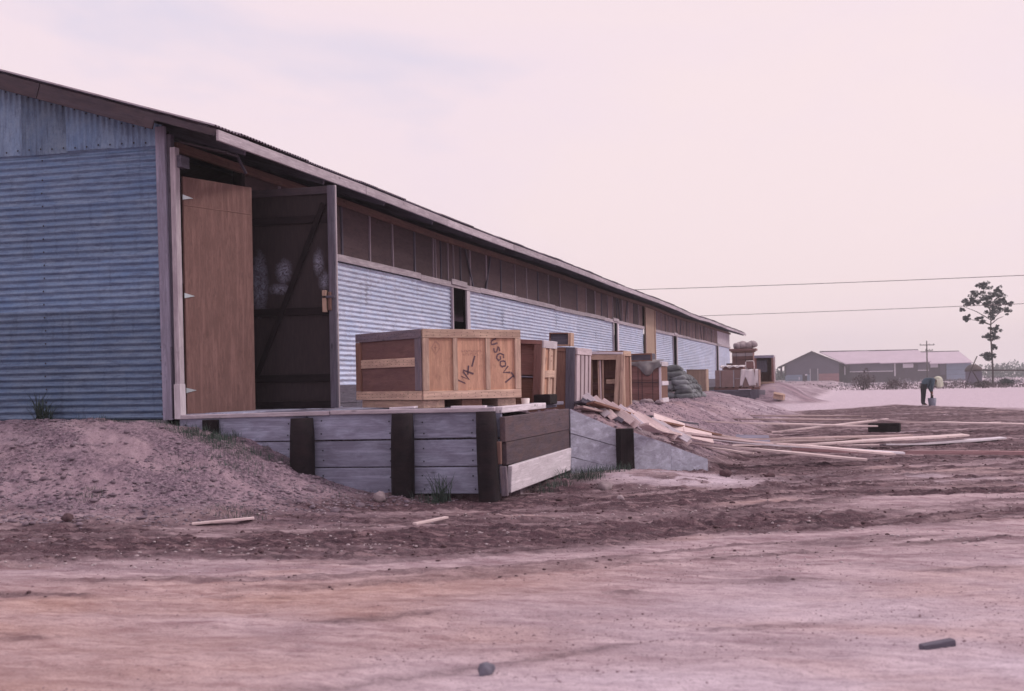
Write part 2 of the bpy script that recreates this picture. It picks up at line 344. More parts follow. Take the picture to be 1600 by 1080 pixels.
# door skin with pale smears (paint marks with a shape of their own)
SMEARS = [(-.20, -.42, .36, .10, 1.62), (-.33, -.10, .16, .11, 1.5), (-.12, -.16, .08, .17, 1.4), (-.42, .35, .18, .08, 1.42), (-.20, .42, .14, .09, 1.35)]
def smear_mat():
    m, t, b = newmat('smeared_screen_door')
    co = coords(t, rand=False); n = noise(t, co, 5, 8, .8, 1.6); g = noise(t, coords(t, (2, 14, 14), False), 4, 4)
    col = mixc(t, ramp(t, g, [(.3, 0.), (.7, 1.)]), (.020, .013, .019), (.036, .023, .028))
    sep = nd(t, 'SeparateXYZ'); t.links.new(co, sep.inputs[0])
    def blob(cz, cyy, rz, ry, k):
        mp = nd(t, 'Mapping'); mp.inputs['Scale'].default_value = (1 / rz, 0, 1 / ry); mp.inputs['Location'].default_value = (-cz / rz, 0, -cyy / ry)
        t.links.new(co, mp.inputs[0]); ln = nd(t, 'VectorMath', operation='LENGTH'); t.links.new(mp.outputs[0], ln.inputs[0])
        ad = nd(t, 'Math', operation='MULTIPLY_ADD'); t.links.new(n, ad.inputs[0]); ad.inputs[1].default_value = 1.7; t.links.new(ln.outputs['Value'], ad.inputs[2])
        hf = nd(t, 'Math', operation='MULTIPLY'); hf.inputs[1].default_value = .33; t.links.new(ad.outputs[0], hf.inputs[0])
        return ramp(t, hf.outputs[0], [((k - .25) * .33, 1.), ((k + .45) * .33, 0.)])
    f = None
    for a in SMEARS:
        bl = blob(*a); f = bl if f is None else mixc(t, 1.0, f, bl, 'LIGHTEN')
    col = mixc(t, mixc(t, 1.0, f, ramp(t, noise(t, co, 16, 6, .8, 2.0), [(.38, 0.), (.56, 1.)]), 'MULTIPLY'), col, mixc(t, ramp(t, n, [(.4, 0.), (.6, 1.)]), (.13, .13, .18), (.30, .31, .42)))
    t.links.new(col, b.inputs['Base Color']); b.inputs['Roughness'].default_value = .85; return m
M['smear'] = smear_mat()

# ================================================================== GROUND
def build_ground():
    ang = np.concatenate([np.linspace(-180, -60, 13)[:-1], np.linspace(-60, -27, 34)[:-1], np.linspace(-27, 27, 640), np.linspace(27, 60, 34)[1:], np.linspace(60, 180, 13)[1:-1]])
    rr = [.6, 1.5, 2.5, 3.4]; r = 4.2
    while r < 3800:
        rr.append(r)
        r += .028 + (.0 if r < 9 else .008) if r < 16.5 else (.07 if r < 30 else (.22 if r < 62 else r * .035))
    rr = np.array(rr); a = np.radians(ang)
    A, R = np.meshgrid(a, rr)
    X = CAM.x + R * (np.sin(A) * RIGHT.x + np.cos(A) * FWD.x); Y = CAM.y + R * (np.sin(A) * RIGHT.y + np.cos(A) * FWD.y)
    x = X.ravel(); y = Y.ravel(); z = ground_h(x, y)
    na = len(ang); nr = len(rr)
    # centre vertex
    V = np.column_stack([x, y, z]); V = np.vstack([V, [CAM.x, CAM.y, gz(CAM.x, CAM.y)]])
    i, j = np.meshgrid(np.arange(nr - 1), np.arange(na), indexing='ij'); j2 = (j + 1) % na
    q = np.stack([i * na + j, i * na + j2, (i + 1) * na + j2, (i + 1) * na + j], -1).reshape(-1, 4)[:, ::-1]
    c = len(V) - 1; tri = np.array([[c, jj, (jj + 1) % na] for jj in range(na)])[:, ::-1]
    me = bpy.data.meshes.new('ground'); me.vertices.add(len(V)); me.vertices.foreach_set('co', V.ravel())
    nl = q.size + tri.size; me.loops.add(nl); me.loops.foreach_set('vertex_index', np.concatenate([q.ravel(), tri.ravel()]))
    npoly = len(q) + len(tri); me.polygons.add(npoly)
    st = np.concatenate([np.arange(len(q)) * 4, q.size + np.arange(len(tri)) * 3]); me.polygons.foreach_set('loop_start', st)
    me.update(calc_edges=True); me.validate()
    me.polygons.foreach_set('use_smooth', np.ones(npoly, bool))
    mk = masks(V[:, 0], V[:, 1]); at = me.color_attributes.new('soil', 'FLOAT_COLOR', 'POINT')
    at.data.foreach_set('color', np.column_stack(mk).astype(np.float32).ravel())
    m, t, b = newmat('bare_earth'); me.materials.append(m)
    vc = nd(t, 'VertexColor', layer_name='soil'); sep = nd(t, 'SeparateColor'); t.links.new(vc.outputs[0], sep.inputs[0])
    co = coords(t, (1, 1, 1), False); cs = nd(t, 'Mapping'); cs.inputs['Rotation'].default_value = (0, 0, math.radians(-22)); cs.inputs['Scale'].default_value = (1, 3.4, 1); t.links.new(co, cs.inputs[0])
    big = noise(t, cs.outputs[0], .9, 6, .6, .4); mid = noise(t, cs.outputs[0], 4.5, 6, .65, .3); fine = noise(t, co, 26, 5, .7); peb = nd(t, 'TexVoronoi'); peb.inputs['Scale'].default_value = 22; t.links.new(co, peb.inputs[0])
    st = nd(t, 'Mapping'); st.inputs['Rotation'].default_value = (0, 0, math.radians(-20)); st.inputs['Scale'].default_value = (1, 3.2, 1); t.links.new(co, st.inputs[0])
    streak = noise(t, st.outputs[0], 3.6, 9, .72, .1); grit = noise(t, co, 95, 4, .75)
    base = mixc(t, ramp(t, big, [(.40, 0.), (.60, 1.)]), (.33, .245, .28), (.53, .41, .45))
    base = mixc(t, ramp(t, streak, [(.36, .85), (.54, 0.)]), base, (.25, .155, .185))
    base = mixc(t, ramp(t, streak, [(.56, 0.), (.70, .6)]), base, (.58, .45, .50))
    warm = mixc(t, ramp(t, streak, [(.35, 0.), (.65, 1.)]), (.34, .20, .175), (.55, .37, .335))
    base = mixc(t, vc.outputs['Alpha'], base, warm)
    pale = mixc(t, ramp(t, mid, [(.35, 0.), (.62, 1.)]), (.45, .365, .44), (.68, .575, .66))
    base = mixc(t, sep.outputs[1], base, pale)
    gr = mixc(t, ramp(t, fine, [(.38, 0.), (.62, 1.)]), (.085, .06, .088), (.30, .215, .27))
    gr = mixc(t, ramp(t, big, [(.46, 0.), (.60, .8)]), gr, (.36, .26, .31))
    gr = mixc(t, ramp(t, peb.outputs['Distance'], [(.0, .55), (.28, 0.)]), gr, (.46, .36, .42))
    base = mixc(t, sep.outputs[2], base, gr)
    mud = mixc(t, ramp(t, mid, [(.38, 0.), (.66, 1.)]), (.036, .019, .028), (.115, .064, .080))
    mud = mixc(t, ramp(t, streak, [(.52, 0.), (.66, .75)]), mud, (.33, .22, .24))
    mud = mixc(t, ramp(t, fine, [(.57, 0.), (.75, .5)]), mud, (.38, .27, .31))
    base = mixc(t, sep.outputs[0], base, mud)
    base = mixc(t, ramp(t, grit, [(.34, .7), (.48, 0.)]), base, mixc(t, .6, base, (.09, .055, .07)))
    base = mixc(t, ramp(t, grit, [(.56, 0.), (.68, .55)]), base, mixc(t, .5, base, (.72, .60, .66)))
    base = mixc(t, ramp(t, fine, [(.32, .6), (.46, 0.)]), base, mixc(t, .55, base, (.07, .045, .055)))
    t.links.new(base, b.inputs['Base Color']); b.inputs['Roughness'].default_value = .95; b.inputs['Specular IOR Level'].default_value = .15
    h = mixc(t, .5, fine, grit); bump(t, b, h, .8, .012)
    o = mesh_obj('ground', me); tag(o, kind='structure'); return o
build_ground()

# ================================================================== WAREHOUSE
def roofz(x): return 3.05 + .305 * (.8 - x) if x > -5 else 3.05 + .305 * 5.8 - .305 * (-5 - x)
def dz(y): return .012 * math.sin(.42 * y + .6) - .05 * math.exp(-((y - 42) / 4.5) ** 2) + .008 * math.sin(1.7 * y)
def corr_mesh(L_, W_, mat, pitch=.0735, amp=.0135, nl=5, seed=0, warp=.004):
    r = random.Random(seed); n = int(round(W_ / pitch * 6)); V = []; Fc = []
    for i in range(nl + 1):
        for j in range(n + 1):
            x = (i / nl - .5) * L_; y = (j / n - .5) * W_
            V.append((x, y, amp * math.cos(2 * math.pi * (y / pitch)) + warp * math.sin(3.1 * x + seed) * math.cos(7 * y + seed * 2) + warp * .8 * math.sin(9 * x + 5 * y + seed) + r.uniform(-.0008, .0008)))
    for i in range(nl):
        for j in range(n):
            a = i * (n + 1) + j; Fc.append((a, a + n + 1, a + n + 2, a + 1))
    return pymesh('corrugated_sheet', V, Fc, mat, True)
def nails(name, pts, nrm, parent, r=.011, t_=.008):
    bm = bmesh.new()
    nv = Vector(nrm); a = nv.orthogonal().normalized(); b = nv.cross(a)
    for p in pts:
        p = Vector(p); ring = [bm.verts.new(p + (a * math.cos(k * math.pi / 3) + b * math.sin(k * math.pi / 3)) * r) for k in range(6)]
        top = bm.verts.new(p + nv * t_)
        for k in range(6): bm.faces.new((ring[k], ring[(k + 1) % 6], top))
    o = bm_obj(name, bm, M['nail'], parent); o['kind'] = 'stuff'; return o

W = thing('warehouse', 'long low corrugated iron warehouse with plywood door and overhanging eave', 'building', T(0, 0, 0))
# --- gable wall
V = [(-10, .10, -.6), (-.02, .10, -.6), (-.02, .10, 3.16), (-5, .10, 4.68), (-10, .10, 3.16)]
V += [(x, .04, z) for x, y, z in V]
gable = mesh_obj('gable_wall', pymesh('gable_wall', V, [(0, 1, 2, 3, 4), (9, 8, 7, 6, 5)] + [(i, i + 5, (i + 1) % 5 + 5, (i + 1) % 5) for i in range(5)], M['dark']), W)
MG = Matrix(((1, 0, 0, 0), (0, 0, -1, 0), (0, 1, 0, 0), (0, 0, 0, 1)))
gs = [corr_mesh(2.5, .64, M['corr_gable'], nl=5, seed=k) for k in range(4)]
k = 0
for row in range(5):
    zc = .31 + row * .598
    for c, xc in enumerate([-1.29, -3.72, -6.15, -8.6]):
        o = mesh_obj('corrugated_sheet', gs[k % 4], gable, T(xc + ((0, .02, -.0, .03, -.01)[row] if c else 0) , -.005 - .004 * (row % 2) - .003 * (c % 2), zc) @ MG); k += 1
# vertical sheets of the upper gable
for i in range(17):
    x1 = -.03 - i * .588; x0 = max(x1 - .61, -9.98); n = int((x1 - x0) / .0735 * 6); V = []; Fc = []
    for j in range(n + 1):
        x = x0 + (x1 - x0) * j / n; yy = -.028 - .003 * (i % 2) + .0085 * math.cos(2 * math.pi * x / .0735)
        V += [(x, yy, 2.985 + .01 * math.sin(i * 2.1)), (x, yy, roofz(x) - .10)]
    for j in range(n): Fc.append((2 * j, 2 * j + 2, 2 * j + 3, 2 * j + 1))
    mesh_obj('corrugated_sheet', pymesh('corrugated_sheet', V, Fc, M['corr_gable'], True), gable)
pts = []
for x in (-.09, -1.55, -2.9, -4.1):
    z = .045
    while z < 2.97:
        pts.append((x + random.uniform(-.01, .01), -.024, z)); z += .1470 if random.random() < .8 else .22
for i in range(60):
    x = -.08 - i * .147; pts += [(x, -.042, 3.03 + random.uniform(-.01, .01)), (x, -.042, roofz(x) - .19 + random.uniform(-.01, .01))]
nails('nail_heads', pts, (0, -1, 0), gable)
box('footing', (9.9, .14, .5), (-5.0, .06, -.27), M['concrete'], gable)
# --- corner posts
board('corner_post', (.0, -.055, -.02), (-.035, -.055, 3.18), .115, .045, M['grey'], W, n=(0, -1, 0))
board('corner_post', (.012, -.062, .0), (.005, -.062, .78), .10, .03, M['greyd'], W, n=(0, -1, 0))
board('door_post', (.118, -.01, .36), (.105, -.01, 2.95), .06, .10, M['fascia'], W, n=(0, -1, 0))
board('door_post', (.125, -.022, -.01), (.12, -.022, .37), .075, .12, M['white'], W, n=(0, -1, 0))
board('door_post', (.045, .01, 0), (.035, .01, 3.1), .07, .08, M['greyd'], W, n=(0, -1, 0))
board('door_lintel', (.11, -.02, 2.80), (.11, .16, 2.80), .16, .13, M['greyd'], W)
# --- long wall
SEG = [(1.75, 10.05), (11.2, 26.35), (27.3, 32.3), (34.75, 39.75), (41.05, 56.4), (57.75, 64.4)]
bm = bmesh.new()
def bmbox(bm, lo, hi):
    r = bmesh.ops.create_cube(bm, size=1); lo = Vector(lo); hi = Vector(hi)
    bmesh.ops.scale(bm, vec=hi - lo, verts=r['verts']); bmesh.ops.translate(bm, vec=(lo + hi) / 2, verts=r['verts'])
for a, b_ in SEG: bmbox(bm, (-.10, a, -.4), (-.04, b_, 2.18))
bmbox(bm, (-.10, 1.75, 2.19), (-.04, 64.4, 3.10))
lw = bm_obj('long_wall', bm, M['dark'], W)
MW = Matrix(((0, 0, 1, 0), (1, 0, 0, 0), (0, 1, 0, 0), (0, 0, 0, 1)))
ws = {}
def wsheet(l, s):
    kk = (round(l, 2), s)
    if kk not in ws: ws[kk] = corr_mesh(l, .63, M['corr_wall'], nl=4, seed=s + 5)
    return ws[kk]
k = 0
for (a, b_) in SEG:
    n = max(1, round((b_ - a) / 2.35)); l = (b_ - a) / n
    for row in range(3):
        off = 0 if row != 1 or n < 2 else l * .45
        xs_ = [a] + [a + l * (i + 1) - off for i in range(n - (0 if off == 0 else 0))]
        if off: xs_.append(b_)
        else: xs_[-1] = b_
        for y0, y1 in zip(xs_, xs_[1:]):
            if y1 - y0 < .2: continue
            mesh_obj('corrugated_sheet', wsheet(y1 - y0 + .06, k % 4), lw, T(.004 + .003 * (k % 2) + .003 * (row % 2), (y0 + y1) / 2, .645 + row * .585 - .01) @ MW); k += 1
    # base boards below the iron
    y = a
    while y < b_ - .05:
        y1 = min(y + 3.6, b_); board('base_board', (.0, y + .004, .20), (.0, y1 - .004, .20), .26, .03, M['greyd'], lw, n=(1, 0, 0)); board('base_board', (-.005, y + .004, -.02), (-.005, y1 - .004, -.02), .17, .03, M['greyd'], lw, n=(1, 0, 0)); y = y1
# trim over the iron
y = 1.75; tb = 0
while y < 64.4:
    y1 = min(y + (3.62 if tb % 3 else 2.9), 64.4)
    if not (y < 33.4 < y1 or 32.3 < y < 34.7): pass
    z0 = 2.165 + .01 * math.sin(tb * 2.3); tb += 1
    segs = [(y, y1)]
    if y < 34.7 and y1 > 32.3: segs = [(y, 32.3)] * (y < 32.3) + [(34.7, y1)] * (y1 > 34.7)
    for s0, s1 in segs:
        if s1 - s0 > .1: board('trim_board', (.045, s0 + .006, z0), (.045, s1 - .006, z0 + .004), .10, .035, M['fascia'], lw, n=(1, 0, 0))
    y = y1
for yy in (10.45, 26.7, 40.4, 57.2):
    board('trim_cap', (.07, yy - .5, 2.21), (.07, yy + .45, 2.20), .10, .035, M['fascia'], lw, n=(1, 0, 0))
# slots with their posts
for (a, b_) in [(10.05, 11.2), (26.35, 27.3), (39.75, 41.05), (56.4, 57.75)]:
    board('jamb', (.03, a + .04, 0), (.03, a + .04, 2.15), .06, .05, M['fascia'], lw, n=(1, 0, 0))
    board('jamb', (.03, b_ - .11, 0), (.03, b_ - .11, 2.15), .20, .04, M['white'], lw, n=(1, 0, 0))
    board('jamb', (-.2, (a + b_) / 2, 0), (-.2, (a + b_) / 2, 2.15), .10, .05, M['dark'], lw, n=(1, 0, 0))
# tall plywood door far along
pd = box('sliding_door', (.05, 2.15, 2.92), (.05, 33.5, 1.46), M['yellowply'], W)
for yy in (32.42, 34.58): board('door_frame', (.095, yy, .02), (.095, yy, 2.88), .09, .03, M['tan'], pd, n=(1, 0, 0), base=Matrix.Identity(4))
# upper band: panels with battens
ys = [1.75, 2.85, 3.9, 4.93, 6.03, 7.05, 8.12, 9.11, 9.25, 9.55, 9.96, 10.31, 10.75, 11.38, 12.5, 13.62, 14.78, 15.8, 16.9, 17.95, 19.21, 21.3, 22.49, 23.76, 24.72, 25.7, 26.5, 27.2, 28.2, 29.3, 30.4, 31.4, 32.3, 34.7, 35.6]
while ys[-1] < 56.4: ys.append(ys[-1] + random.uniform(.95, 1.2))
ys[-1] = 57.5
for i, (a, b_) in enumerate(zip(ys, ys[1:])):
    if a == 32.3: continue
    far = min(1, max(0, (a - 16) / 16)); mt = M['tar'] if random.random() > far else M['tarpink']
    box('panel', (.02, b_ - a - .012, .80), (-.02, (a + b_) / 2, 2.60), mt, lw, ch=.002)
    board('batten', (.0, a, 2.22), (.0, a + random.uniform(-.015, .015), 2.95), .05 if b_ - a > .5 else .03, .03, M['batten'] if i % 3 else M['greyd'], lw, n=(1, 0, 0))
for (a, b_) in [(57.52, 59.8), (59.82, 62.1), (62.12, 64.38)]: box('panel', (.03, b_ - a, .80), (-.01, (a + b_) / 2, 2.60), M['white'], lw)
for y0 in (10.05, 26.35, 39.75, 48.5):
    board('brace', (.02, y0 + .95, 2.95), (.02, y0 + 1.45, 2.22), .045, .03, M['greyd'], lw, n=(1, 0, 0)); board('brace', (.02, y0 + 2.75, 2.95), (.02, y0 + 2.35, 2.22), .045, .03, M['greyd'], lw, n=(1, 0, 0))
y = .1; 
while y < 64.3:
    y1 = min(y + 4.85, 64.4); board('header_beam', (.05, y + .003, 2.975 + dz(y)), (.05, y1 - .003, 2.975 + dz(y1)), .10, .06, M['beam'], lw, n=(1, 0, 0)); y = y1
# inside of the doorway, other walls, floor
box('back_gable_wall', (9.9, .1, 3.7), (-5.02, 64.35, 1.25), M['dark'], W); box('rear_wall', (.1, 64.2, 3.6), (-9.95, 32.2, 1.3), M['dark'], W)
box('floor_slab', (9.6, 64, .1), (-5.0, 32.3, -.06), M['concrete'], W)
# --- roof
rs = [corr_mesh(6.02, .66, M['corr_roof'], nl=2, seed=20 + k, warp=.0, amp=.010) for k in range(3)]
sl = math.atan(.305); ridge = Vector((-5, 0, roofz(-5)))
bm = bmesh.new(); c_, s_ = math.cos(sl), math.sin(sl)
for p in ((-5.0, 0), ):
    v = [bm.verts.new((-5.02, -.36, roofz(-5) + .02)), bm.verts.new((-5.02, 66.4, roofz(-5) + .02)), bm.verts.new((-10.8, 66.4, roofz(-10.8) + .02)), bm.verts.new((-10.8, -.36, roofz(-10.8) + .02))]
    v2 = [bm.verts.new(q.co - Vector((0, 0, .03))) for q in v]
    bm.faces.new(v); bm.faces.new(v2[::-1])
    for i in range(4): bm.faces.new((v[i], v2[i], v2[(i + 1) % 4], v[(i + 1) % 4]))
roof = bm_obj('roof', bm, M['corr_roof'], W)
i = 0; y = -.04
while y < 66.1:
    xm = (-5 + .84) / 2 - .02; B = T(xm, y, roofz(xm) + .022 + dz(y) + .005 * (i % 2)) @ RY(sl)
    mesh_obj('roof_sheet', rs[i % 3], roof, B); y += .588; i += 1
y = .41
while y < 66.3:
    d = dz(y); board('rafter', (.755, y, roofz(.755) - .098 + d), (-5.0, y, roofz(-5) - .098), .045, .17, M['greyd'], roof); y += 2.17
for xp in (.62, .2, -.6, -1.8, -3.0):
    y = -.33
    while y < 66.2:
        y1 = min(y + 6.1, 66.35); board('purlin', (xp, y + .01, roofz(xp) - .012 + dz(y) * .9), (xp, y1 - .01, roofz(xp) - .012 + dz(y1) * .9), .09, .025, M['greyd'], roof, n=(s_, 0, c_)); y = y1
y = -.35; i = 0
while y < 66.3:
    y1 = min(y + (3.62 if i % 2 else 4.2), 66.4); o_ = .004 * (i % 2)
    board('fascia_board', (.80 + o_, y + .004, 2.975 + dz(y) + random.uniform(-.006, .006)), (.80 + o_, y1 - .004, 2.975 + dz(y1) + random.uniform(-.006, .006)), .115, .03, M['fascia'], roof, n=(1, 0, 0)); y = y1; i += 1
for y0 in (-.345, 66.42):
    for x0, x1 in ((-5.0, -1.35), (-1.34, .06)):
        board('rake_board', (x0, y0, roofz(x0) - .10), (x1, y0 - .0, roofz(x1) - .10), .17, .03, M['rakewood'], roof, n=(0, -1, 0))
    board('rake_board', (.065, y0, roofz(.065) - .05), (.78, y0, roofz(.78) - .05), .075, .03, M['rakewood'], roof, n=(0, -1, 0))
    board('rake_board', (-5.0, y0, roofz(-5) - .10), (-10.7, y0, roofz(-10.7) - .10), .17, .03, M['rakewood'], roof, n=(0, -1, 0))
# soffit plank over the doorway
board('soffit_plank', (.12, .2, 3.03), (.70, .2, 2.87), .3, .02, M['rakewood'], roof, n=(0, 0, 1))
# --- left door leaf: ajar
da = math.radians(17.5); DL = T(.135, .09, 0) @ RZ(-da)     # local +y runs along the leaf
dl = mesh_obj('door', boxmesh(2.63, 1.06, .03, M['plydoor'], .003), W, DL @ T(0, .53, 1.335) @ RY(math.pi / 2)); dl['label'] = 'plain tan plywood door leaf, slightly ajar'
board('door_frame', (-.035, .02, .04), (-.035, 1.04, .04), .08, .035, M['greyd'], dl, n=(1, 0, 0), base=DL); board('door_frame', (-.035, .02, 2.6), (-.035, 1.04, 2.6), .08, .035, M['greyd'], dl, n=(1, 0, 0), base=DL)
bm = bmesh.new()
v = [bm.verts.new(p) for p in ((0, -.05, .028), (0, .10, .0), (0, -.05, -.028), (.01, -.05, .028), (.01, .10, .0), (.01, -.05, -.028))]
for f in ((0, 1, 2), (5, 4, 3), (0, 3, 4, 1), (1, 4, 5, 2), (2, 5, 3, 0)): bm.faces.new([v[q] for q in f])
hm = bpy.data.meshes.new('hinge'); bm.to_mesh(hm); bm.free(); hm.materials.append(M['galv'])
for z in (2.42, 1.34, .30): mesh_obj('hinge', hm, dl, DL @ T(.018, .03, z))
box('plywood_strip', (.008, 1.05, .008), (.016, .53, 2.335), M['beam'], dl, base=DL)
I4 = Matrix.Identity(4)
# --- right door leaf: open, seen from inside, braced and smeared
x0, x1, yd = .12, 1.28, 1.66
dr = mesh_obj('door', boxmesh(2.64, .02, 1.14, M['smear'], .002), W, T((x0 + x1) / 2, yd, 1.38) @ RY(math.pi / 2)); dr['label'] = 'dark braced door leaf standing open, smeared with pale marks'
fm = M['creo']
for z in (2.66, 2.32, 1.22, .42, .10): board('rail', (x0 + .05, yd - .025, z), (x1 - .05, yd - .025, z + .0), .09, .028, M['rakewood'] if z > 2.6 else fm, dr, n=(0, -1, 0), base=I4)
board('stile', (x0 + .03, yd - .027, .06), (x0 + .03, yd - .027, 2.70), .09, .03, fm, dr, n=(0, -1, 0), base=I4); board('stile', (x1 - .045, yd - .027, .06), (x1 - .045, yd - .027, 2.71), .09, .034, M['greyd'], dr, n=(0, -1, 0), base=I4)
board('edge_strip', (x1 - .002, yd, .06), (x1 - .002, yd, 2.715), .035, .02, M['fascia'], dr, n=(1, 0, 0), base=I4)
board('brace', (x1 - .13, yd - .052, 2.50), (x0 + .12, yd - .052, .46), .065, .022, fm, dr, n=(0, -1, 0), base=I4)
board('handle', (x1 - .13, yd - .07, 1.20), (x1 - .13, yd - .07, 1.46), .05, .05, M['tan'], dr, n=(0, -1, 0), base=I4); board('handle', (x1 - .07, yd - .06, 1.22), (x1 - .07, yd - .06, 1.44), .035, .03, M['beam'], dr, n=(0, -1, 0), base=I4); board('latch', (x1 - .16, yd - .085, 1.38), (x1 - .0, yd - .085, 1.38), .03, .02, M['greyd'], dr, n=(0, -1, 0), base=I4)
board('door_jamb', (.0, 1.72, 0), (.0, 1.72, 3.0), .08, .10, fm, W, n=(1, 0, 0))
board('roof_prop', (.45, 1.0, 2.8), (.36, .9, 3.05), .03, .02, M['greyd'], roof, n=(0, -1, 0))

# ================================================================== TIMBER DOCK
DK = thing('loading_dock', 'raised timber loading dock with thick planks and dark round posts at the warehouse doorway', 'loading dock', T(1.9, 0, -.85))
def wb(name, p0, p1, w, t, mat, parent, n, ch=.006): return board(name, p0, p1, w, t, mat, parent, n=n, base=Matrix.Identity(4), ch=ch)
dsp = [(.12, 1.62), (1.63, 2.71), (2.72, 3.76)]
for i, (a, b_) in enumerate(dsp):
    for r, zc in enumerate((-.128, -.408, -.690)):
        if i == 0 and r == 2: a = 1.2
        if i == 0 and r == 1: a = .8
        dz_ = .055 * (a / 3.76) if r == 0 else 0.012 * i
        wb('plank', (a + .004, -.02 - .006 * ((i + r) % 2), zc + dz_ * .6), (b_ - .004, -.022 - .006 * ((i + r) % 2), zc + dz_ * .6 + .008), .272, .05, M['deck'], DK, (0, -1, 0))
    a = dsp[i][0]
wb('edge_board', (.10, -.03, .010), (1.9, -.045, .035), .10, .045, M['fascia'], DK, (0, 0, 1)); wb('edge_board', (1.91, -.045, .040), (3.70, -.04, .052), .10, .045, M['fascia'], DK, (0, 0, 1))
k = 0; x = .16
while x < 3.66:
    w_ = .235; wb('deck_board', (x + w_ / 2, .02, .020 + .010 * math.sin(k)), (x + w_ / 2, 2.78, .022 + .010 * math.sin(k)), w_ - .008, .045, M['deck' if k % 3 else 'grey'], DK, (0, 0, 1)); x += w_; k += 1
def post(name, x, y, z0, z1, r, lean=(0, 0), seg=18):
    bm = bmesh.new(); n = 7; rings = []
    for i in range(n):
        t_ = i / (n - 1); z = z0 + (z1 - z0) * t_; rr = r * (1.04 - .05 * t_) * (1 if i < n - 1 else .93)
        rings.append([bm.verts.new((x + lean[0] * (1 - t_) + rr * math.cos(2 * math.pi * k_ / seg) * (1 + .03 * math.sin(3 * k_ + i)), y + lean[1] * (1 - t_) + rr * math.sin(2 * math.pi * k_ / seg), z if i < n - 1 else z1 + .003)) for k_ in range(seg)])
    for a, b_ in zip(rings, rings[1:]):
        for k_ in range(seg): bm.faces.new((a[k_], a[(k_ + 1) % seg], b_[(k_ + 1) % seg], b_[k_]))
    bm.faces.new(rings[-1]); bm.faces.new(rings[0][::-1])
    return bm_obj(name, bm, M['creo'], DK, Matrix.Identity(4), True)
post('post', 1.62, -.165, -1.1, -.015, .128); post('post', 2.735, -.165, -1.2, .018, .118); post('post', 3.63, -.17, -1.2, .03, .108, (.045, -.02))
wb('post', (.52, -.085, -.5), (.52, -.085, -.02), .17, .07, M['creo'], DK, (0, -1, 0))
# side of the dock (runs away from the viewer)
wb('side_plank', (3.79, -.12, -.152), (3.80, 2.80, -.140), .255, .06, M['sleeper'], DK, (1, 0, 0)); wb('side_plank', (3.795, -.09, -.398), (3.80, 2.84, -.385), .228, .055, M['sleeper'], DK, (1, 0, 0))
wb('side_plank', (3.825, -.02, -.66), (3.82, 2.80, -.63), .275, .05, M['white'], DK, (1, 0, -.06)); wb('side_plank', (3.755, -.16, -.27), (3.755, -.16, -.5), .06, .05, M['beam'], DK, (0, -1, 0)); wb('plank_end', (3.80, -.16, -.52), (3.81, -.14, -.82), .07, .04, M['bluegrey'], DK, (0, -1, 0))
wb('curb_board', (3.715, -.05, .045), (3.735, 1.75, .050), .12, .065, M['white'], DK, (0, 0, 1)); wb('curb_board', (3.60, 1.78, .06), (3.73, 2.75, .06), .10, .04, M['grey'], DK, (0, 0, 1))
pts = []
for xb in (.2, 1.42, 1.80, 2.55, 2.92, 3.46):
    for zc in (-.06, -.19, -.345, -.475, -.63, -.76):
        if not (zc < -.3 and xb < 1.4): pts.append((xb + random.uniform(-.015, .015), -.055, zc + random.uniform(-.015, .015)))
nails('nail_heads', pts, (0, -1, 0), DK, .009, .006)
# wing wall: planks following the ramp
WDv = Vector((1.45, 1.0, 0)).normalized(); wn = (WDv.y, -WDv.x, 0)
def wingmesh(name, x0, x1, top0, top1, bot0, bot1, mat, off=0):
    p = lambda x, z, o: Vector((x, 2.8 + .69 * (x - 3.8), z)) + Vector(wn) * (o + off)
    V = [p(x0, bot0, .03), p(x1, bot1, .03), p(x1, top1, .03), p(x0, top0, .03), p(x0, bot0, -.03), p(x1, bot1, -.03), p(x1, top1, -.03), p(x0, top0, -.03)]
    return mesh_obj(name, pymesh(name, V, [(0, 1, 2, 3), (7, 6, 5, 4), (0, 4, 5, 1), (1, 5, 6, 2), (2, 6, 7, 3), (3, 7, 4, 0)], M['wing']), DK)
M['wing'] = wood('bleached_ramp_plank', (.50, .51, .63), .78, spread=(.92, 1.08), stain=(.27, .26, .34), stain_amt=.75)
def wtop(x): return float(np.interp(x, [3.8, 4.3, 4.6, 4.95, 5.35], [.0, -.27, -.37, -.50, -.70]))
wingmesh('ramp_plank', 3.83, 4.36, wtop(3.83), wtop(4.36), -.31, -.50, M['deck']); wingmesh('ramp_plank', 3.83, 4.36, -.318, -.508, -.60, -.78, M['deck'], -.004); wingmesh('ramp_plank', 3.83, 4.40, -.61, -.79, -.95, -.95, M['deck'], .004)
wingmesh('ramp_plank', 4.48, 4.95, wtop(4.42), wtop(4.95), -.95, -.95, M['deck']); wingmesh('ramp_plank', 4.955, 5.38, wtop(4.955) - .01, wtop(5.38), -.95, -.95, M['deck'], -.006)
wb('post', (4.46, 3.15, -1.1), (4.45, 3.15, -.275), .19, .15, M['creo'], DK, wn)

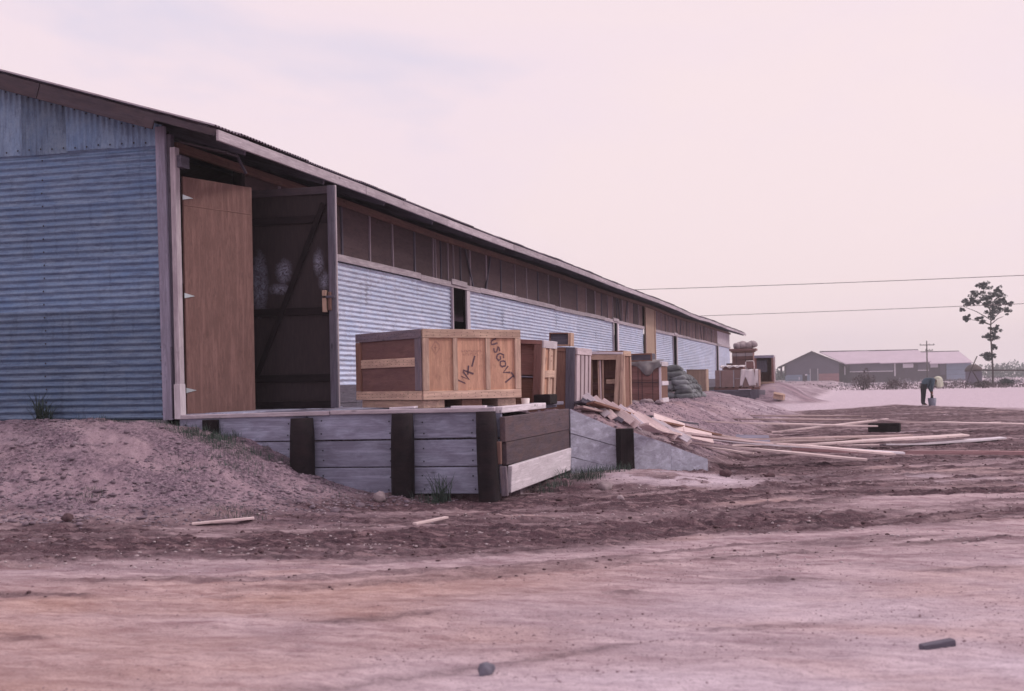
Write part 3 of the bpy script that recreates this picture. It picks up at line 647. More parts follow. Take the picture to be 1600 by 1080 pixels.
# ================================================================== CRATES
def face(Mb, w, d, h, side):
    if side == 'front': return Mb @ Matrix(((1, 0, 0, 0), (0, 0, -1, 0), (0, 1, 0, 0), (0, 0, 0, 1)))
    if side == 'right': return Mb @ Matrix(((0, 0, 1, w), (1, 0, 0, 0), (0, 1, 0, 0), (0, 0, 0, 1)))
    if side == 'left': return Mb @ Matrix(((0, 0, -1, 0), (-1, 0, 0, d), (0, 1, 0, 0), (0, 0, 0, 1)))
    if side == 'back': return Mb @ Matrix(((-1, 0, 0, w), (0, 0, 1, d), (0, 1, 0, 0), (0, 0, 0, 1)))
    if side == 'top': return Mb @ Matrix(((1, 0, 0, 0), (0, 1, 0, 0), (0, 0, 1, h), (0, 0, 0, 1)))
def fb(F_, name, u0, v0, u1, v1, wd, th, mat, par, off=0.): return board(name, (u0, v0, off + th / 2), (u1, v1, off + th / 2), wd, th, mat, par, n=(0, 0, 1), base=F_, ch=.003)
def fp(F_, name, u0, v0, u1, v1, th, mat, par, off=0.):
    return box(name, (u1 - u0, v1 - v0, th), ((u0 + u1) / 2, (v0 + v1) / 2, off - th / 2), mat, par, base=F_, ch=.002)
def rails(F_, w, h, par, mt, mb, ml, mr, tw=.09, sw=.07, th=.022, mids=(), mmat=None, off=0.):
    fb(F_, 'rail', 0, h - tw / 2, w, h - tw / 2, tw, th, mt, par, off); fb(F_, 'rail', 0, tw / 2, w, tw / 2, tw, th, mb, par, off)
    fb(F_, 'stile', sw / 2, tw + .003, sw / 2, h - tw - .003, sw, th, ml, par, off); fb(F_, 'stile', w - sw / 2, tw + .003, w - sw / 2, h - tw - .003, sw, th, mr, par, off)
    for u in mids: fb(F_, 'stile', u, tw + .003, u, h - tw - .003, sw * .75, th * .9, mmat or ml, par, off)
def ribbon(F_, name, lines, wd, mat, par, off):
    bm = bmesh.new()
    for ln in lines:
        pts = [Vector((p[0], p[1], 0)) for p in ln]; L_ = []; R_ = []
        for i, p in enumerate(pts):
            d = (pts[min(i + 1, len(pts) - 1)] - pts[max(i - 1, 0)]).normalized(); nn = Vector((-d.y, d.x, 0)) * wd * .5 * random.uniform(.75, 1.15)
            L_.append(bm.verts.new(p + nn)); R_.append(bm.verts.new(p - nn))
        for i in range(len(pts) - 1): bm.faces.new((R_[i], R_[i + 1], L_[i + 1], L_[i]))
    return bm_obj(name, bm, mat, par, F_ @ T(0, 0, off))
BC = T(2.85, .16, .155) @ RZ(math.radians(50.3)); w, d, h = 1.26, 1.41, .745
bc = thing('wooden_crate', 'large wide tan crate with black hand lettering standing on blocks at the dock edge', 'crate', BC, 'wooden crates in front of the warehouse')
fF, fL, fR_, fB, fT = [face(BC, w, d, h, q) for q in ('front', 'left', 'right', 'back', 'top')]
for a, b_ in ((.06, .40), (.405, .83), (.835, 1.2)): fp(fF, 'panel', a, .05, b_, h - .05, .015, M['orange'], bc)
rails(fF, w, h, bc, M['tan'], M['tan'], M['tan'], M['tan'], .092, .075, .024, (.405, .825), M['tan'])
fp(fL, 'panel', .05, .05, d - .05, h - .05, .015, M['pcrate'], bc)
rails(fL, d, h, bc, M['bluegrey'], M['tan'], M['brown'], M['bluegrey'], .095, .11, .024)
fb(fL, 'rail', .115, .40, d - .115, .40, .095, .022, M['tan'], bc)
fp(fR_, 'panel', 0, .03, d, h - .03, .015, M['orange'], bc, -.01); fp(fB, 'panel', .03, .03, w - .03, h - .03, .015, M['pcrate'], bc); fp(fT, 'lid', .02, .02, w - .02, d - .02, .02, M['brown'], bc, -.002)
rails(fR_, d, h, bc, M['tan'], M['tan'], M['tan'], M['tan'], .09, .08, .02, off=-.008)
for u in (.16, .64, 1.10): box('skid', (.26 if u < 1 else .24, 1.34, .085), (u, .70, -.045), M['tan'] if u != .64 else M['brown'], bc, base=BC)
pts_ = []
for F_, a_, b_ in ((fF, w, (.03, .06, h - .03, h - .065)), (fL, d, (.03, .06, h - .03, h - .065, .385, .42))):
    u = .05
    while u < a_ - .03:
        for v in b_: pts_.append((F_ @ Vector((u + random.uniform(-.01, .01), v + random.uniform(-.004, .004), .0255))))
        u += .085
bm = bmesh.new()
for p in pts_:
    q = BC.inverted() @ p; bmesh.ops.create_icosphere(bm, subdivisions=1, radius=.0042, matrix=T(*q))
o = bm_obj('nail_heads', bm, M['nail'], bc, BC); o['kind'] = 'stuff'
# hand lettering
def xf(gl, o, a, s): 
    a += random.uniform(-.15, .15); ca, sa = math.cos(a), math.sin(a); j = lambda: random.uniform(-.08, .08)
    gl = [[(x + j(), y + j()) for x, y in l] for l in gl]
    return [[(o[0] + s * (x * ca - y * sa), o[1] + s * (x * sa + y * ca)) for x, y in l] for l in gl]
G = {'U': [[(-.3, .5), (-.32, -.2), (-.15, -.5), (.15, -.5), (.3, -.2), (.3, .5)]], 'S': [[(.3, .4), (0, .5), (-.3, .3), (-.1, .05), (.2, -.1), (.3, -.35), (0, -.5), (-.3, -.35)]],
     'G': [[(.35, .35), (0, .5), (-.35, .2), (-.35, -.25), (0, -.5), (.35, -.3), (.35, 0), (.05, 0)]], 'O': [[(0, .5), (-.35, .2), (-.35, -.25), (0, -.5), (.35, -.25), (.35, .2), (0, .5)]],
     'V': [[(-.35, .5), (0, -.5), (.35, .5)]], 'T': [[(-.45, .5), (.45, .5)], [(0, .5), (0, -.55)]], 'W': [[(-.5, .5), (-.25, -.5), (0, .2), (.25, -.5), (.5, .4)]], 'x': [[(-.3, .6), (0, -.5)], [(-.35, .0), (.4, .25)]], '-': [[(-.5, 0), (.5, .05)]]}
ang = math.atan2(-.92, .39); lines = []
for ch_, u, v, sz in (('U', .92, .615, .085), ('S', .955, .53, .085), ('G', .995, .455, .095), ('O', 1.03, .375, .09), ('V', 1.075, .30, .09), ('T', 1.12, .205, .12)): lines += xf(G[ch_], (u, v), ang, sz)
ribbon(fF, 'lettering', lines, .019, M['ink'], bc, .003)
lines = []
for ch_, u, v, sz in (('W', .515, .225, .12), ('x', .585, .30, .13), ('-', .65, .40, .11)): lines += xf(G[ch_], (u, v), math.atan2(.83, .55), sz)
ribbon(fF, 'lettering', lines, .019, M['ink'], bc, .003)
lines = []
for v, n_ in ((.505, 9), (.47, 7)):
    for i in range(n_):
        u = .50 + .03 * i + (.02 if v < .5 else 0); lines += [[(u, v), (u, v + .018)], [(u, v + .018 if i % 2 else v), (u + .016, v + .018 if i % 2 else v)]]
ribbon(fF, 'stencil_print', lines, .007, M['fadeink'], bc, .003)
dm = [(0, .07), (.045, .03), (.055, 0), (0, -.07), (-.05, 0), (0, .07)]
ribbon(fF, 'stencil_mark', [[(.17 + x, .55 + y) for x, y in dm], [(.15, .55), (.19, .55)], [(.17, .52), (.17, .58)]], .008, M['fadeink'], bc, .003)

def shell(o, Mb, w, d, h, mat, sides=('front', 'left', 'right', 'back', 'top', 'floor')):
    for sd_ in sides:
        if sd_ == 'floor': box('base_panel', (w - .04, d - .04, .018), (w / 2, d / 2, .012), mat, o, base=Mb)
        else:
            F_ = face(Mb, w, d, h, sd_); a, b_ = (w, h) if sd_ in ('front', 'back') else ((d, h) if sd_ in ('left', 'right') else (w, d))
            fp(F_, 'panel', .008, .004, a - .008, b_ - .004, .016, mat, o, -.001)
CG = 'wooden crates in front of the warehouse'
# A: leaning crate with four light panels on its side
MA = T(3.02, 2.16, .05) @ RY(.055) @ RX(-.0); A = thing('wooden_crate', 'leaning open-fronted reddish crate with four pale panels on its side, behind the white cup', 'crate', MA, CG)
w, d, h = .60, .70, .80; shell(A, MA, w, d, h, M['red'], ('left', 'back', 'top', 'floor'))
F_ = face(MA, w, d, h, 'front'); rails(F_, w, h, A, M['red'], M['brown'], M['brown'], M['red'], .05, .09, .02); fb(F_, 'shelf_edge', .09, .36, w - .09, .36, .014, .012, M['grey'], A, -.03)
fp(F_, 'inner_board', .05, .38, w - .1, h - .05, .012, M['red'], A, -.10); fp(F_, 'inner_board', .05, .05, w - .1, .34, .012, M['brown'], A, -.16)
F_ = face(MA, w, d, h, 'right'); fp(F_, 'panel', .05, .05, d / 2, h - .05, .015, M['orange'], A); fp(F_, 'panel', d / 2 + .004, .05, d - .05, h - .05, .015, M['tan'], A)
rails(F_, d, h, A, M['white'], M['tan'], M['tan'], M['tan'], .09, .10, .024, (d / 2,), M['tan']); fb(F_, 'rail', .10, .40, d - .10, .40, .085, .026, M['tan'], A, .001)
ribbon(F_, 'stencil_print', [[(.15, .62), (.15, .5)], [(.2, .6), (.2, .52), (.25, .6)], [(.42, .62), (.55, .62)], [(.44, .56), (.52, .56)]], .02, M['fadeink'], A, .003)
# B: tall brown crate with whitewashed slats on its side
MB = T(3.10, 3.62, -.09) @ RY(.03); B_ = thing('wooden_crate', 'tall brown crate with whitewashed vertical slats on its side, small open box on its lid', 'crate', MB, CG)
w, d, h = .62, .92, .87; shell(B_, MB, w, d, h, M['brown'])
F_ = face(MB, w, d, h, 'front'); fb(F_, 'stile', w - .06, .0, w - .06, h, .12, .022, M['greyd'], B_); fb(F_, 'rail', 0, h - .03, w - .125, h - .03, .05, .018, M['brown'], B_)
F_ = face(MB, w, d, h, 'right')
for u in (.10, .36, .62, .85): fb(F_, 'slat', u, .06, u, h - .10, .17 if u < .8 else .1, .026, M['slatpink'], B_)
fb(F_, 'rail', -.0, h - .05, d, h - .05, .085, .03, M['slatpink'], B_, .003); fb(F_, 'rail', 0, .035, d, .035, .06, .022, M['white'], B_)
for v in (.65, .50, .28): 
    bm = bmesh.new(); bmesh.ops.create_circle(bm, cap_ends=True, radius=.014, segments=8); bm_obj('knot_hole', bm, M['ink'], B_, face(MB, w, d, h, 'front') @ T(.28, v, .003))
# small open box on B
MS = T(3.40, 3.60, .787) @ RZ(.04) @ RY(.03); S_ = thing('small_box', 'small dark open wooden box perched on top of the tall brown crate', 'box', MS)
w, d, h = .27, .32, .175; shell(S_, MS, w, d, h, M['brown'], ('left', 'right', 'back', 'top', 'floor')); F_ = face(MS, w, d, h, 'front'); fp(F_, 'inner_board', .01, .01, w - .01, h - .01, .01, M['greyd'], S_, -.04)
fb(F_, 'edge', 0, .008, w, .008, .016, .012, M['tan'], S_); fb(F_, 'edge', w - .008, .018, w - .008, h, .016, .012, M['tan'], S_); fb(face(MS, w, d, h, 'right'), 'slat', .16, .0, .16, h, .25, .012, M['tan'], S_)
# C: open-fronted crate holding upright strips
MC = T(3.04, 7.35, -.14) @ RZ(-.02); C_ = thing('wooden_crate', 'open-fronted tan framed crate with bundles of upright strips inside', 'crate', MC, CG)
w, d, h = .66, .62, .93; shell(C_, MC, w, d, h, M['brown'], ('left', 'back', 'right', 'top', 'floor'))
F_ = face(MC, w, d, h, 'front'); fb(F_, 'rail', -.02, h - .02, w + .01, h - .04, .035, .03, M['white'], C_, .003); fb(F_, 'rail', 0, h - .085, w - .02, h - .10, .085, .022, M['tan'], C_); fb(F_, 'rail', 0, .03, w, .03, .06, .02, M['red'], C_)
fb(F_, 'stile', .015, 0, .02, h - .05, .04, .03, M['tan'], C_, .004); fb(F_, 'stile', w - .12, .0, w - .055, h - .06, .075, .03, M['tan'], C_, .004); fb(F_, 'stile', w - .035, .0, w + .01, h - .06, .06, .035, M['tan'], C_, .006)
fp(F_, 'inner_board', .03, .03, w - .04, h - .08, .012, M['brown'], C_, -.30)
for v in (.2, .38, .56): fb(F_, 'inner_slat', .03, v, w - .1, v, .12, .012, M['red'], C_, -.28)
for u0 in (.07, .10, .135, .255, .285, .32): fb(F_, 'strip', u0, .06, u0 + random.uniform(-.005, .012), h - .14, .024, .024, M['tan' if u0 != .285 else 'pale'], C_, -.10 + .01 * random.random())
fb(F_, 'rail', .37, .45, w - .12, .45, .07, .02, M['tan'], C_, -.12); FRc = face(MC, w, d, h, 'right'); fb(FRc, 'rail', 0, h - .04, d, h - .04, .08, .02, M['tan'], C_); fb(FRc, 'stile', .04, 0, .04, h - .09, .08, .02, M['tan'], C_); fb(FRc, 'stile', d - .04, 0, d - .04, h - .09, .08, .02, M['tan'], C_)
# D: strapped crate under a tarpaulin
MD = T(2.50, 13.75, -.20); D_ = thing('wooden_crate', 'reddish plank crate bound with black straps under a crumpled grey tarpaulin', 'crate', MD, CG)
w, d, h = .86, .9, .90; shell(D_, MD, w, d, h, M['brown'], ('left', 'back', 'right', 'floor'))
F_ = face(MD, w, d, h, 'front')
for i in range(5): fb(F_, 'slat', .01, .16 + i * .145, w - .03, .16 + i * .145, .14, .02, M['red'], D_)
fb(F_, 'rail', 0, .04, w, .04, .085, .03, M['strap'], D_); fb(F_, 'stile', w - .02, .06, w - .02, h - .02, .045, .03, M['white'], D_, .021)
for u in (.38, .46, .68): fb(F_, 'strap', u, .0, u, h - .05, .012, .004, M['strap'], D_, .021)
fb(F_, 'strap', .0, .47, w - .05, .47, .01, .004, M['strap'], D_, .026); fp(face(MD, w, d, h, 'top'), 'lid', 0, 0, w, d, .02, M['white'], D_)
FRt = face(MD, w, d, h, 'right')
for v in (.1, .45, h - .05): fb(FRt, 'rail', 0, v, d, v, .09, .02, M['white'], D_)
ML = T(2.62, 13.72, .705); S2 = thing('long_box', 'flat dark wooden box lying on top of the strapped crate', 'box', ML); shell(S2, ML, .56, .5, .17, M['greyd']); F_ = face(ML, .56, .5, .17, 'front'); rails(F_, .56, .17, S2, M['brown'], M['brown'], M['brown'], M['brown'], .03, .03, .012)
def drape(name, nx, ny, fn, mat, parent=None, thick=.006):
    V = []; Fc = []
    for i in range(nx + 1):
        for j in range(ny + 1): V.append(fn(i / nx, j / ny))
    for i in range(nx):
        for j in range(ny): a = i * (ny + 1) + j; Fc.append((a, a + ny + 1, a + ny + 2, a + 1))
    o = mesh_obj(name, pymesh(name, V, Fc, mat, True), parent, Matrix.Identity(4)); sm = o.modifiers.new('s', 'SOLIDIFY'); sm.thickness = thick; return o
def tarp(u, v):
    x = 2.50 + .86 * u + .02 * math.sin(9 * v); 
    hang = (.10 + .22 * math.exp(-((u - .68) / .16) ** 2) + .03 * math.sin(14 * u))
    if v < .4: y = 14.2 - .45 * v / .4; z = .72 + .02 * math.sin(8 * u + 5 * v)
    else: t_ = (v - .4) / .6; y = 13.70 - .035 * math.sin(18 * u + 4 * t_) - .07 * math.exp(-((u - .62) / .12) ** 2) * math.sin(3.1 * t_); z = .715 - hang * t_ + .02 * math.sin(13 * u)
    return (x, y, z)
tag(drape('tarpaulin', 36, 16, tarp, M['tarp']), 'crumpled grey tarpaulin hanging over the front of the strapped crate', 'tarpaulin')
# plywood crate behind the sandbags
MP = T(.42, 40.9, -.22); P_ = thing('plywood_crate', 'plain yellowish plywood crate beyond the sandbags', 'crate', MP); shell(P_, MP, .82, .8, .95, M['yellowply']); rails(face(MP, .82, .8, .95, 'front'), .82, .95, P_, M['yellowply'], M['yellowply'], M['yellowply'], M['tan'], .05, .05, .018)
# ------------------------------------------------------------------ sandbags
def bag_mesh(sd_):
    bm = bmesh.new(); bmesh.ops.create_uvsphere(bm, u_segments=14, v_segments=8, radius=1)
    r = random.Random(sd_); ph = r.uniform(0, 6)
    for v in bm.verts:
        x, y, z = v.co; f = lambda q, e_: math.copysign(abs(q) ** e_, q)
        v.co = Vector((f(x, .75) * .235 * (1 + .04 * math.sin(5 * y + ph)), f(y, .8) * .15, f(z, .75) * .088 * (1 - .35 * abs(x) ** 3) + .018 * math.sin(4 * x + ph) + .006 * math.sin(15 * x + 9 * y + ph)))
    me = bpy.data.meshes.new('sandbag'); bm.to_mesh(me); bm.free(); me.materials.append(M['bag']); me.polygons.foreach_set('use_smooth', [True] * len(me.polygons)); return me
bags = [bag_mesh(i) for i in range(5)]; k = 0
course = ['bottom', 'second', 'third', 'fourth', 'fifth', 'sixth', 'top']
for row in range(7):
    z = -.12 + row * .118; xr = 2.95 - row * .045 - (.10 if row > 4 else 0); nb = 3 if row < 6 else 2; dy = max(2, 9 - row)
    for iy in range(dy):
        for ix in range(nb):
            if iy > 0 and ix < nb - 1 and row < 6: continue
            if iy > 2 and row == 6: continue
            x = xr - (nb - 1 - ix) * .43 - (.19 if row % 2 and ix < nb - 1 else 0) + random.uniform(-.03, .03); y = 20.6 + iy * .37 + row * .05 + random.uniform(-.03, .03)
            sc_ = random.uniform(.95, 1.12)
            o = mesh_obj('sandbag', bags[k % 5], None, T(x, y, z + random.uniform(-.012, .012)) @ RZ(random.uniform(-.3, .3) + (.45 if iy else 0)) @ RX(random.uniform(-.16, .16)) @ RY(random.uniform(-.12, .12)) @ Matrix.Scale(sc_, 4)); k += 1
            where = ('front face, next to the strapped crate', 'middle of the front face', 'front right corner')[ix + (3 - nb)] if iy == 0 else (('first', 'second', 'third', 'fourth', 'fifth', 'sixth', 'seventh', 'eighth')[iy - 1] + ' behind the front' + (' left' if nb == 2 and ix == 0 else ' right') + ' corner')
            tag(o, 'grey-green sandbag, %s course of the pile, %s' % (course[row], where), 'sandbag', 'sandbags piled before the warehouse wall')
# ================================================================== FAR DOCK AND ITS GOODS
D2 = thing('far_dock', 'far timber and concrete loading dock under strapped cartons', 'loading dock', T(2, 45, -.8))
wb('deck', (.9, 46.2, -.215), (3.08, 46.2, -.215), 2.7, .05, M['grey'], D2, (0, 0, 1)); wb('front_plank', (.9, 44.82, -.36), (2.72, 44.82, -.36), .26, .06, M['greyd'], D2, (0, -1, 0)); wb('front_plank', (.9, 44.83, -.63), (2.72, 44.83, -.63), .26, .06, M['greyd'], D2, (0, -1, 0))
box('corner_block', (.40, .35, .80), (2.90, 44.90, -.60), M['greyd'], D2, base=Matrix.Identity(4)); box('corner_block', (.30, 1.4, .76), (3.20, 45.6, -.58), M['concrete'], D2, base=Matrix.Identity(4))
wb('edge_board', (2.2, 44.78, -.17), (2.75, 44.80, -.17), .12, .03, M['white'], D2, (0, 0, 1))
for i, (x0, x1) in enumerate([(1.16, 1.42), (1.43, 2.02), (2.03, 2.40), (2.41, 3.08)]):
    MX = T(x0, 45.0, -.06); c_o = thing('carton', ['narrow left end carton', 'second carton from the left, with pale band between', 'third carton from the left, half under white cloth', 'right end carton under the white cloth'][i] + ' on the far dock', 'carton', MX, 'cartons strapped on the far dock pallet')
    shell(c_o, MX, x1 - x0, 1.2, .76, M['carton'], ('front', 'left', 'right', 'back', 'top')); F_ = face(MX, x1 - x0, 1.2, .76, 'front'); fb(F_, 'strap', .01, .38, x1 - x0 - .01, .38, .02, .004, M['steel'] if i == 2 else M['carton'], c_o, .001); fb(F_, 'strap', x1 - x0 - .04, .01, x1 - x0 - .04, .75, .05 if i == 1 else .03, .006, M['steel'], c_o, .001)
PL = thing('pallet', 'low reddish pallet carrying the row of strapped cartons', 'pallet', T(1.1, 45, -.19))
for yy in (45.0, 45.6, 46.2): wb('runner', (1.12, yy, -.15), (3.12, yy, -.15), .1, .07, M['red'], PL, (0, 0, 1))
for i in range(7): wb('slat', (1.2 + i * .3, 44.98, -.093), (1.2 + i * .3, 46.24, -.093), .2, .035, M['red'], PL, (0, 0, 1))
MX = T(1.45, 45.3, .705); c2 = thing('flat_box', 'flat reddish box with ragged white top, lying on the strapped cartons', 'box', MX); shell(c2, MX, .95, .7, .16, M['red'])
tag(drape('white_sheet', 22, 8, lambda u, v: (1.36 + 1.08 * u, 46.0 - .75 * v, .895 + .02 * math.sin(22 * u + 3 * v) - (.07 + .03 * math.sin(19 * u)) * max(0, (v - .85) / .15)), M['cloth']), 'ragged white sheet over the flat reddish box', 'cloth')
def cloth(u, v):
    x = 2.33 + .5 * u + .12 * (u - .4) * v; z = .71 + .01 * math.sin(9 * u); y = 45.7 - .72 * min(v / .35, 1)
    if v > .35: t_ = (v - .35) / .65; z -= t_ * (.72 - .42 * max(0, 1 - abs(u - .36) / .22)); y = 44.965 - .03 * math.sin(12 * u + 3 * t_); x += .10 * (u - .35) * t_
    return (x, y, z)
tag(drape('white_cloth', 26, 22, cloth, M['cloth']), 'white cloth like trousers draped over the front of the cartons', 'cloth')
tag(drape('white_strip', 5, 12, lambda u, v: (2.93 + .13 * u - .03 * v, (45.6 - .63 * min(v / .3, 1)) - .01 * math.sin(9 * v), .715 - (.62 * (v - .3) / .7 if v > .3 else 0)), M['cloth']), 'narrow white strip hanging at the right end of the cartons', 'cloth')
MX = T(1.72, 47.2, -.19); c3 = thing('tall_box', 'tall stacked brown box with overhanging lid behind the strapped cartons', 'box', MX); w, d, h = .95, .9, 1.78; shell(c3, MX, w, d, h, M['pcrate'])
F_ = face(MX, w, d, h, 'front'); fb(F_, 'rail', 0, h - .18, w, h - .18, .14, .02, M['bagw'], c3); fb(F_, 'rail', 0, h - .34, w, h - .34, .10, .03, M['pcrate'], c3)
for u in (.2, .62): fb(F_, 'strap', u, .0, u, h, .014, .004, M['strap'], c3, .031)
box('lid', (1.22, 1.05, .10), (w / 2 + .01, d / 2, h + .05), M['pcrate'], c3, base=MX); box('lid', (1.08, .98, .05), (w / 2, d / 2, h - .03), M['brown'], c3, base=MX)
for i in range(4):
    o = mesh_obj('sack', bags[i], None, T(1.98 + .21 * (i % 4), 47.5 + .05 * i, 1.84 + .02 * (i % 2)) @ RZ(1.2 + .4 * i) @ RY(.15 * (i - 1)) @ Matrix.Scale(1.25, 4)); o.scale.z *= 1.5
    o.material_slots[0].link = 'OBJECT'; o.material_slots[0].material = M['bagw']; tag(o, ['leftmost', 'second', 'third', 'rightmost'][i] + ' bulging pale sack on top of the tall brown box', 'sack', 'sacks on the tall box')
MX = T(1.45, 47.25, -.19); c4 = thing('narrow_box', 'dark brown narrow box standing left of the tall box', 'box', MX); shell(c4, MX, .30, .5, 1.22, M['brown']); rails(face(MX, .30, .5, 1.22, 'front'), .30, 1.22, c4, M['greyd'], M['greyd'], M['greyd'], M['greyd'], .04, .03, .012)
# chair
CH = thing('chair', 'white tubular chair standing on the strapped cartons', 'chair', T(2.5, 45.3, .70))
def tb(name, pts, r, mat, par, seg=7): bm = bmesh.new(); tube_bm(bm, pts, r, seg); return bm_obj(name, bm, mat, par, Matrix.Identity(4), True)
tb('back_frame', [(2.50, 45.25, .72), (2.50, 45.27, 1.05), (2.53, 45.27, 1.09), (2.82, 45.27, 1.09), (2.86, 45.27, 1.05), (2.88, 45.25, .72)], .016, M['cup'], CH)
fpc = board('backrest', (2.53, 45.28, .90), (2.83, 45.28, .90), .27, .02, M['pcrate'], CH, n=(0, -1, 0), base=I4); board('seat', (2.52, 45.45, .80), (2.84, 45.45, .80), .3, .03, M['pcrate'], CH, n=(0, 0, 1), base=I4)
for x in (2.53, 2.84): tb('leg', [(x, 45.58, .80), (x, 45.62, .72)], .014, M['cup'], CH)
# E open crate
MX = T(2.78, 46.6, .03); E_ = thing('wooden_crate', 'open-fronted reddish crate at the far right end of the row of goods', 'crate', MX, CG); w, d, h = .86, .9, 1.32; shell(E_, MX, w, d, h, M['red'], ('left', 'back', 'right', 'top', 'floor'))
F_ = face(MX, w, d, h, 'front'); rails(F_, w, h, E_, M['grey'], M['tan'], M['red'], M['red'], .12, .10, .03); fp(F_, 'inner_board', .04, .55, .55, 1.1, .02, M['greyd'], E_, -.25); rails(face(MX, w, d, h, 'right'), d, h, E_, M['white'], M['tan'], M['white'], M['white'], .08, .08, .02)
box('skid', (.7, .5, .07), (.5, .4, -.04), M['creo'], E_, base=MX)
MX = T(3.0, 46.7, -.40); c5 = thing('white_box', 'crumpled white box wedged under the open crate', 'box', MX); shell(c5, MX, .55, .5, .36, M['cloth'])
for (x, y, zz, a, sx, sy, sz, mm, lb) in [(3.50, 45.3, -.42, .3, .30, .3, .24, 'cartonl', 'pale pink carton lying on the gravel beside the far dock'), (3.72, 44.2, -.58, -.25, .44, .3, .26, 'tan', 'brown carton lying tipped on the gravel heap right of the far dock')]:
    MX = T(x, y, zz) @ RZ(a) @ RY(.2 if mm == 'tan' else -.1); c6 = thing('carton', lb, 'carton', MX); shell(c6, MX, sx, sy, sz, M[mm]); board('flap', (0, -.01, sz), (sx, -.02, sz), .16, .01, M[mm], c6, n=(0, -.5, 1), base=MX)

# ================================================================== LOOSE LUMBER
def lie(p0, p1, th, clear=.004):
    lift = -9
    for i in range(9):
        t_ = i / 8; x = p0[0] + (p1[0] - p0[0]) * t_; y = p0[1] + (p1[1] - p0[1]) * t_; lift = max(lift, gz(x, y) - (p0[2] + (p1[2] - p0[2]) * t_))
    up = max(0, lift + th / 2 + clear) * .6; return (p0[0], p0[1], p0[2] + up), (p1[0], p1[1], p1[2] + up)
LG = 'boards scattered beside the dock ramp'
LB = [((3.905, 3.052, -.01), (5.533, 7.961, -.66), .20, .04, 'tan', 'long brown-tan board lying along the top edge of the ramp plank'),
 ((4.02, 3.25, .02), (5.3, 6.2, -.50), .20, .04, 'brown', 'dark brown board stacked above the tan one at the ramp top'),
 ((3.80, 3.5, .03), (4.95, 6.3, -.34), .18, .035, 'greyd', 'dark grey board at the bottom of the slat heap behind the ramp'),
 ((4.703, 2.95, -.24), (5.05, 4.3, -.42), .18, .03, 'pale', 'short pale board just behind the square ramp post'),
 ((4.775, 4.449, -.38), (7.725, 6.499, -.80), .19, .03, 'pale', 'longest pale board, reaching furthest towards the viewer from the ramp foot'),
 ((4.817, 4.634, -.50), (7.366, 5.65, -.83), .18, .03, 'pale', 'pale board with dark underside, nearest to the viewer of the heap'),
 ((4.85, 4.9, -.46), (7.9, 6.95, -.82), .16, .03, 'white', 'whitish board beside the longest pale board'),
 ((4.962, 6.5, -.70), (5.75, 6.75, -.84), .10, .025, 'pale', 'thin pale stick under the near ends of the pale boards'),
 ((5.372, 7.014, -.72), (9.105, 11.409, -.76), .22, .035, 'pale', 'long pale board rising away to the right across the yard'),
 ((7.66, 9.6, -.84), (9.806, 12.2, -.85), .20, .03, 'white', 'whitish board end beyond the long pale board at right'),
 ((6.294, 7.521, -.80), (10.8, 7.0, -.84), .07, .06, 'red', 'long reddish square batten lying across the yard at right'),
 ((4.3, 10.6, -.62), (7.6, 12.6, -.82), .15, .03, 'pale', 'narrow pale board crossing the foot of the gravel slope'),
 ((4.24, 16.6, -.83), (7.502, 14.714, -.83), .25, .05, 'tan', 'brownish plank lying flat in front of the dark sleeper'),
 ((5.53, 14.292, -.80), (7.9, 16.317, -.62), .14, .03, 'pale', 'slanting pale board with its end propped on the dark sleeper'),
 ((7.636, 16.1, -.64), (11.905, 16.434, -.80), .15, .03, 'pale', 'pale board running right from the dark sleeper'),
 ((7.832, 16.6, -.68), (10.411, 19.0, -.82), .15, .03, 'pale', 'farther pale board behind the dark sleeper'),
 ((4.4, 19.2, -.82), (7.392, 17.46, -.82), .22, .04, 'tan', 'farthest brownish plank by the slope foot'),
 ((6.925, 10.155, -.86), (7.65, 10.082, -.86), .08, .025, 'pale', 'short pale offcut lying alone between the long boards'),
 ((5.31, 9.7, -.82), (7.3, 10.9, -.84), .14, .03, 'tan', 'tan board partly under the long pale board'),
 ((5.0, 8.2, -.72), (8.2, 12.0, -.84), .16, .03, 'tan', 'tan board just behind the long rising pale board')]
def bent(p0, p1, w, th, mat, amp, lat):
    p0 = Vector(p0); p1 = Vector(p1); ax = p1 - p0; l = ax.length; ax.normalize(); y = Vector((0, 0, 1)).cross(ax).normalized(); n = ax.cross(y); V = []; Fc = []; K = 12; ph = random.uniform(0, 2)
    for i in range(K + 1):
        t_ = i / K - .5; zz = amp * (4 * t_ * t_ - .4) + .3 * amp * math.sin(9 * t_ + ph); yy = lat * (4 * t_ * t_ - .5); tw = .12 * math.sin(4 * t_ + ph)
        for a_, b_ in ((-1, -1), (1, -1), (1, 1), (-1, 1)): V.append((t_ * l + (.02 * a_ if i in (0, K) else 0), yy + a_ * w / 2, zz + b_ * th / 2 + a_ * w / 2 * tw))
    for i in range(K):
        for k2 in range(4): a_ = i * 4 + k2; b2 = i * 4 + (k2 + 1) % 4; Fc.append((a_, a_ + 4, b2 + 4, b2))
    Fc += [(0, 1, 2, 3), (4 * K + 3, 4 * K + 2, 4 * K + 1, 4 * K)]; m = (p0 + p1) / 2
    Mx = Matrix(((ax.x, y.x, n.x, m.x), (ax.y, y.y, n.y, m.y), (ax.z, y.z, n.z, m.z), (0, 0, 0, 1)))
    return mesh_obj('board', pymesh('board', V, Fc, mat), None, Mx)
for p0, p1, w, th, mm, lb in LB:
    th = min(th, .026) if mm != 'red' else .05; mm = {'tan': 'grey2', 'red': 'redb'}.get(mm, mm); p0, p1 = lie(p0, p1, th); tag(bent(p0, p1, w * random.uniform(.7, .9), th, M[mm], random.uniform(.0, .035), random.uniform(-.05, .05)), lb, 'board', LG)
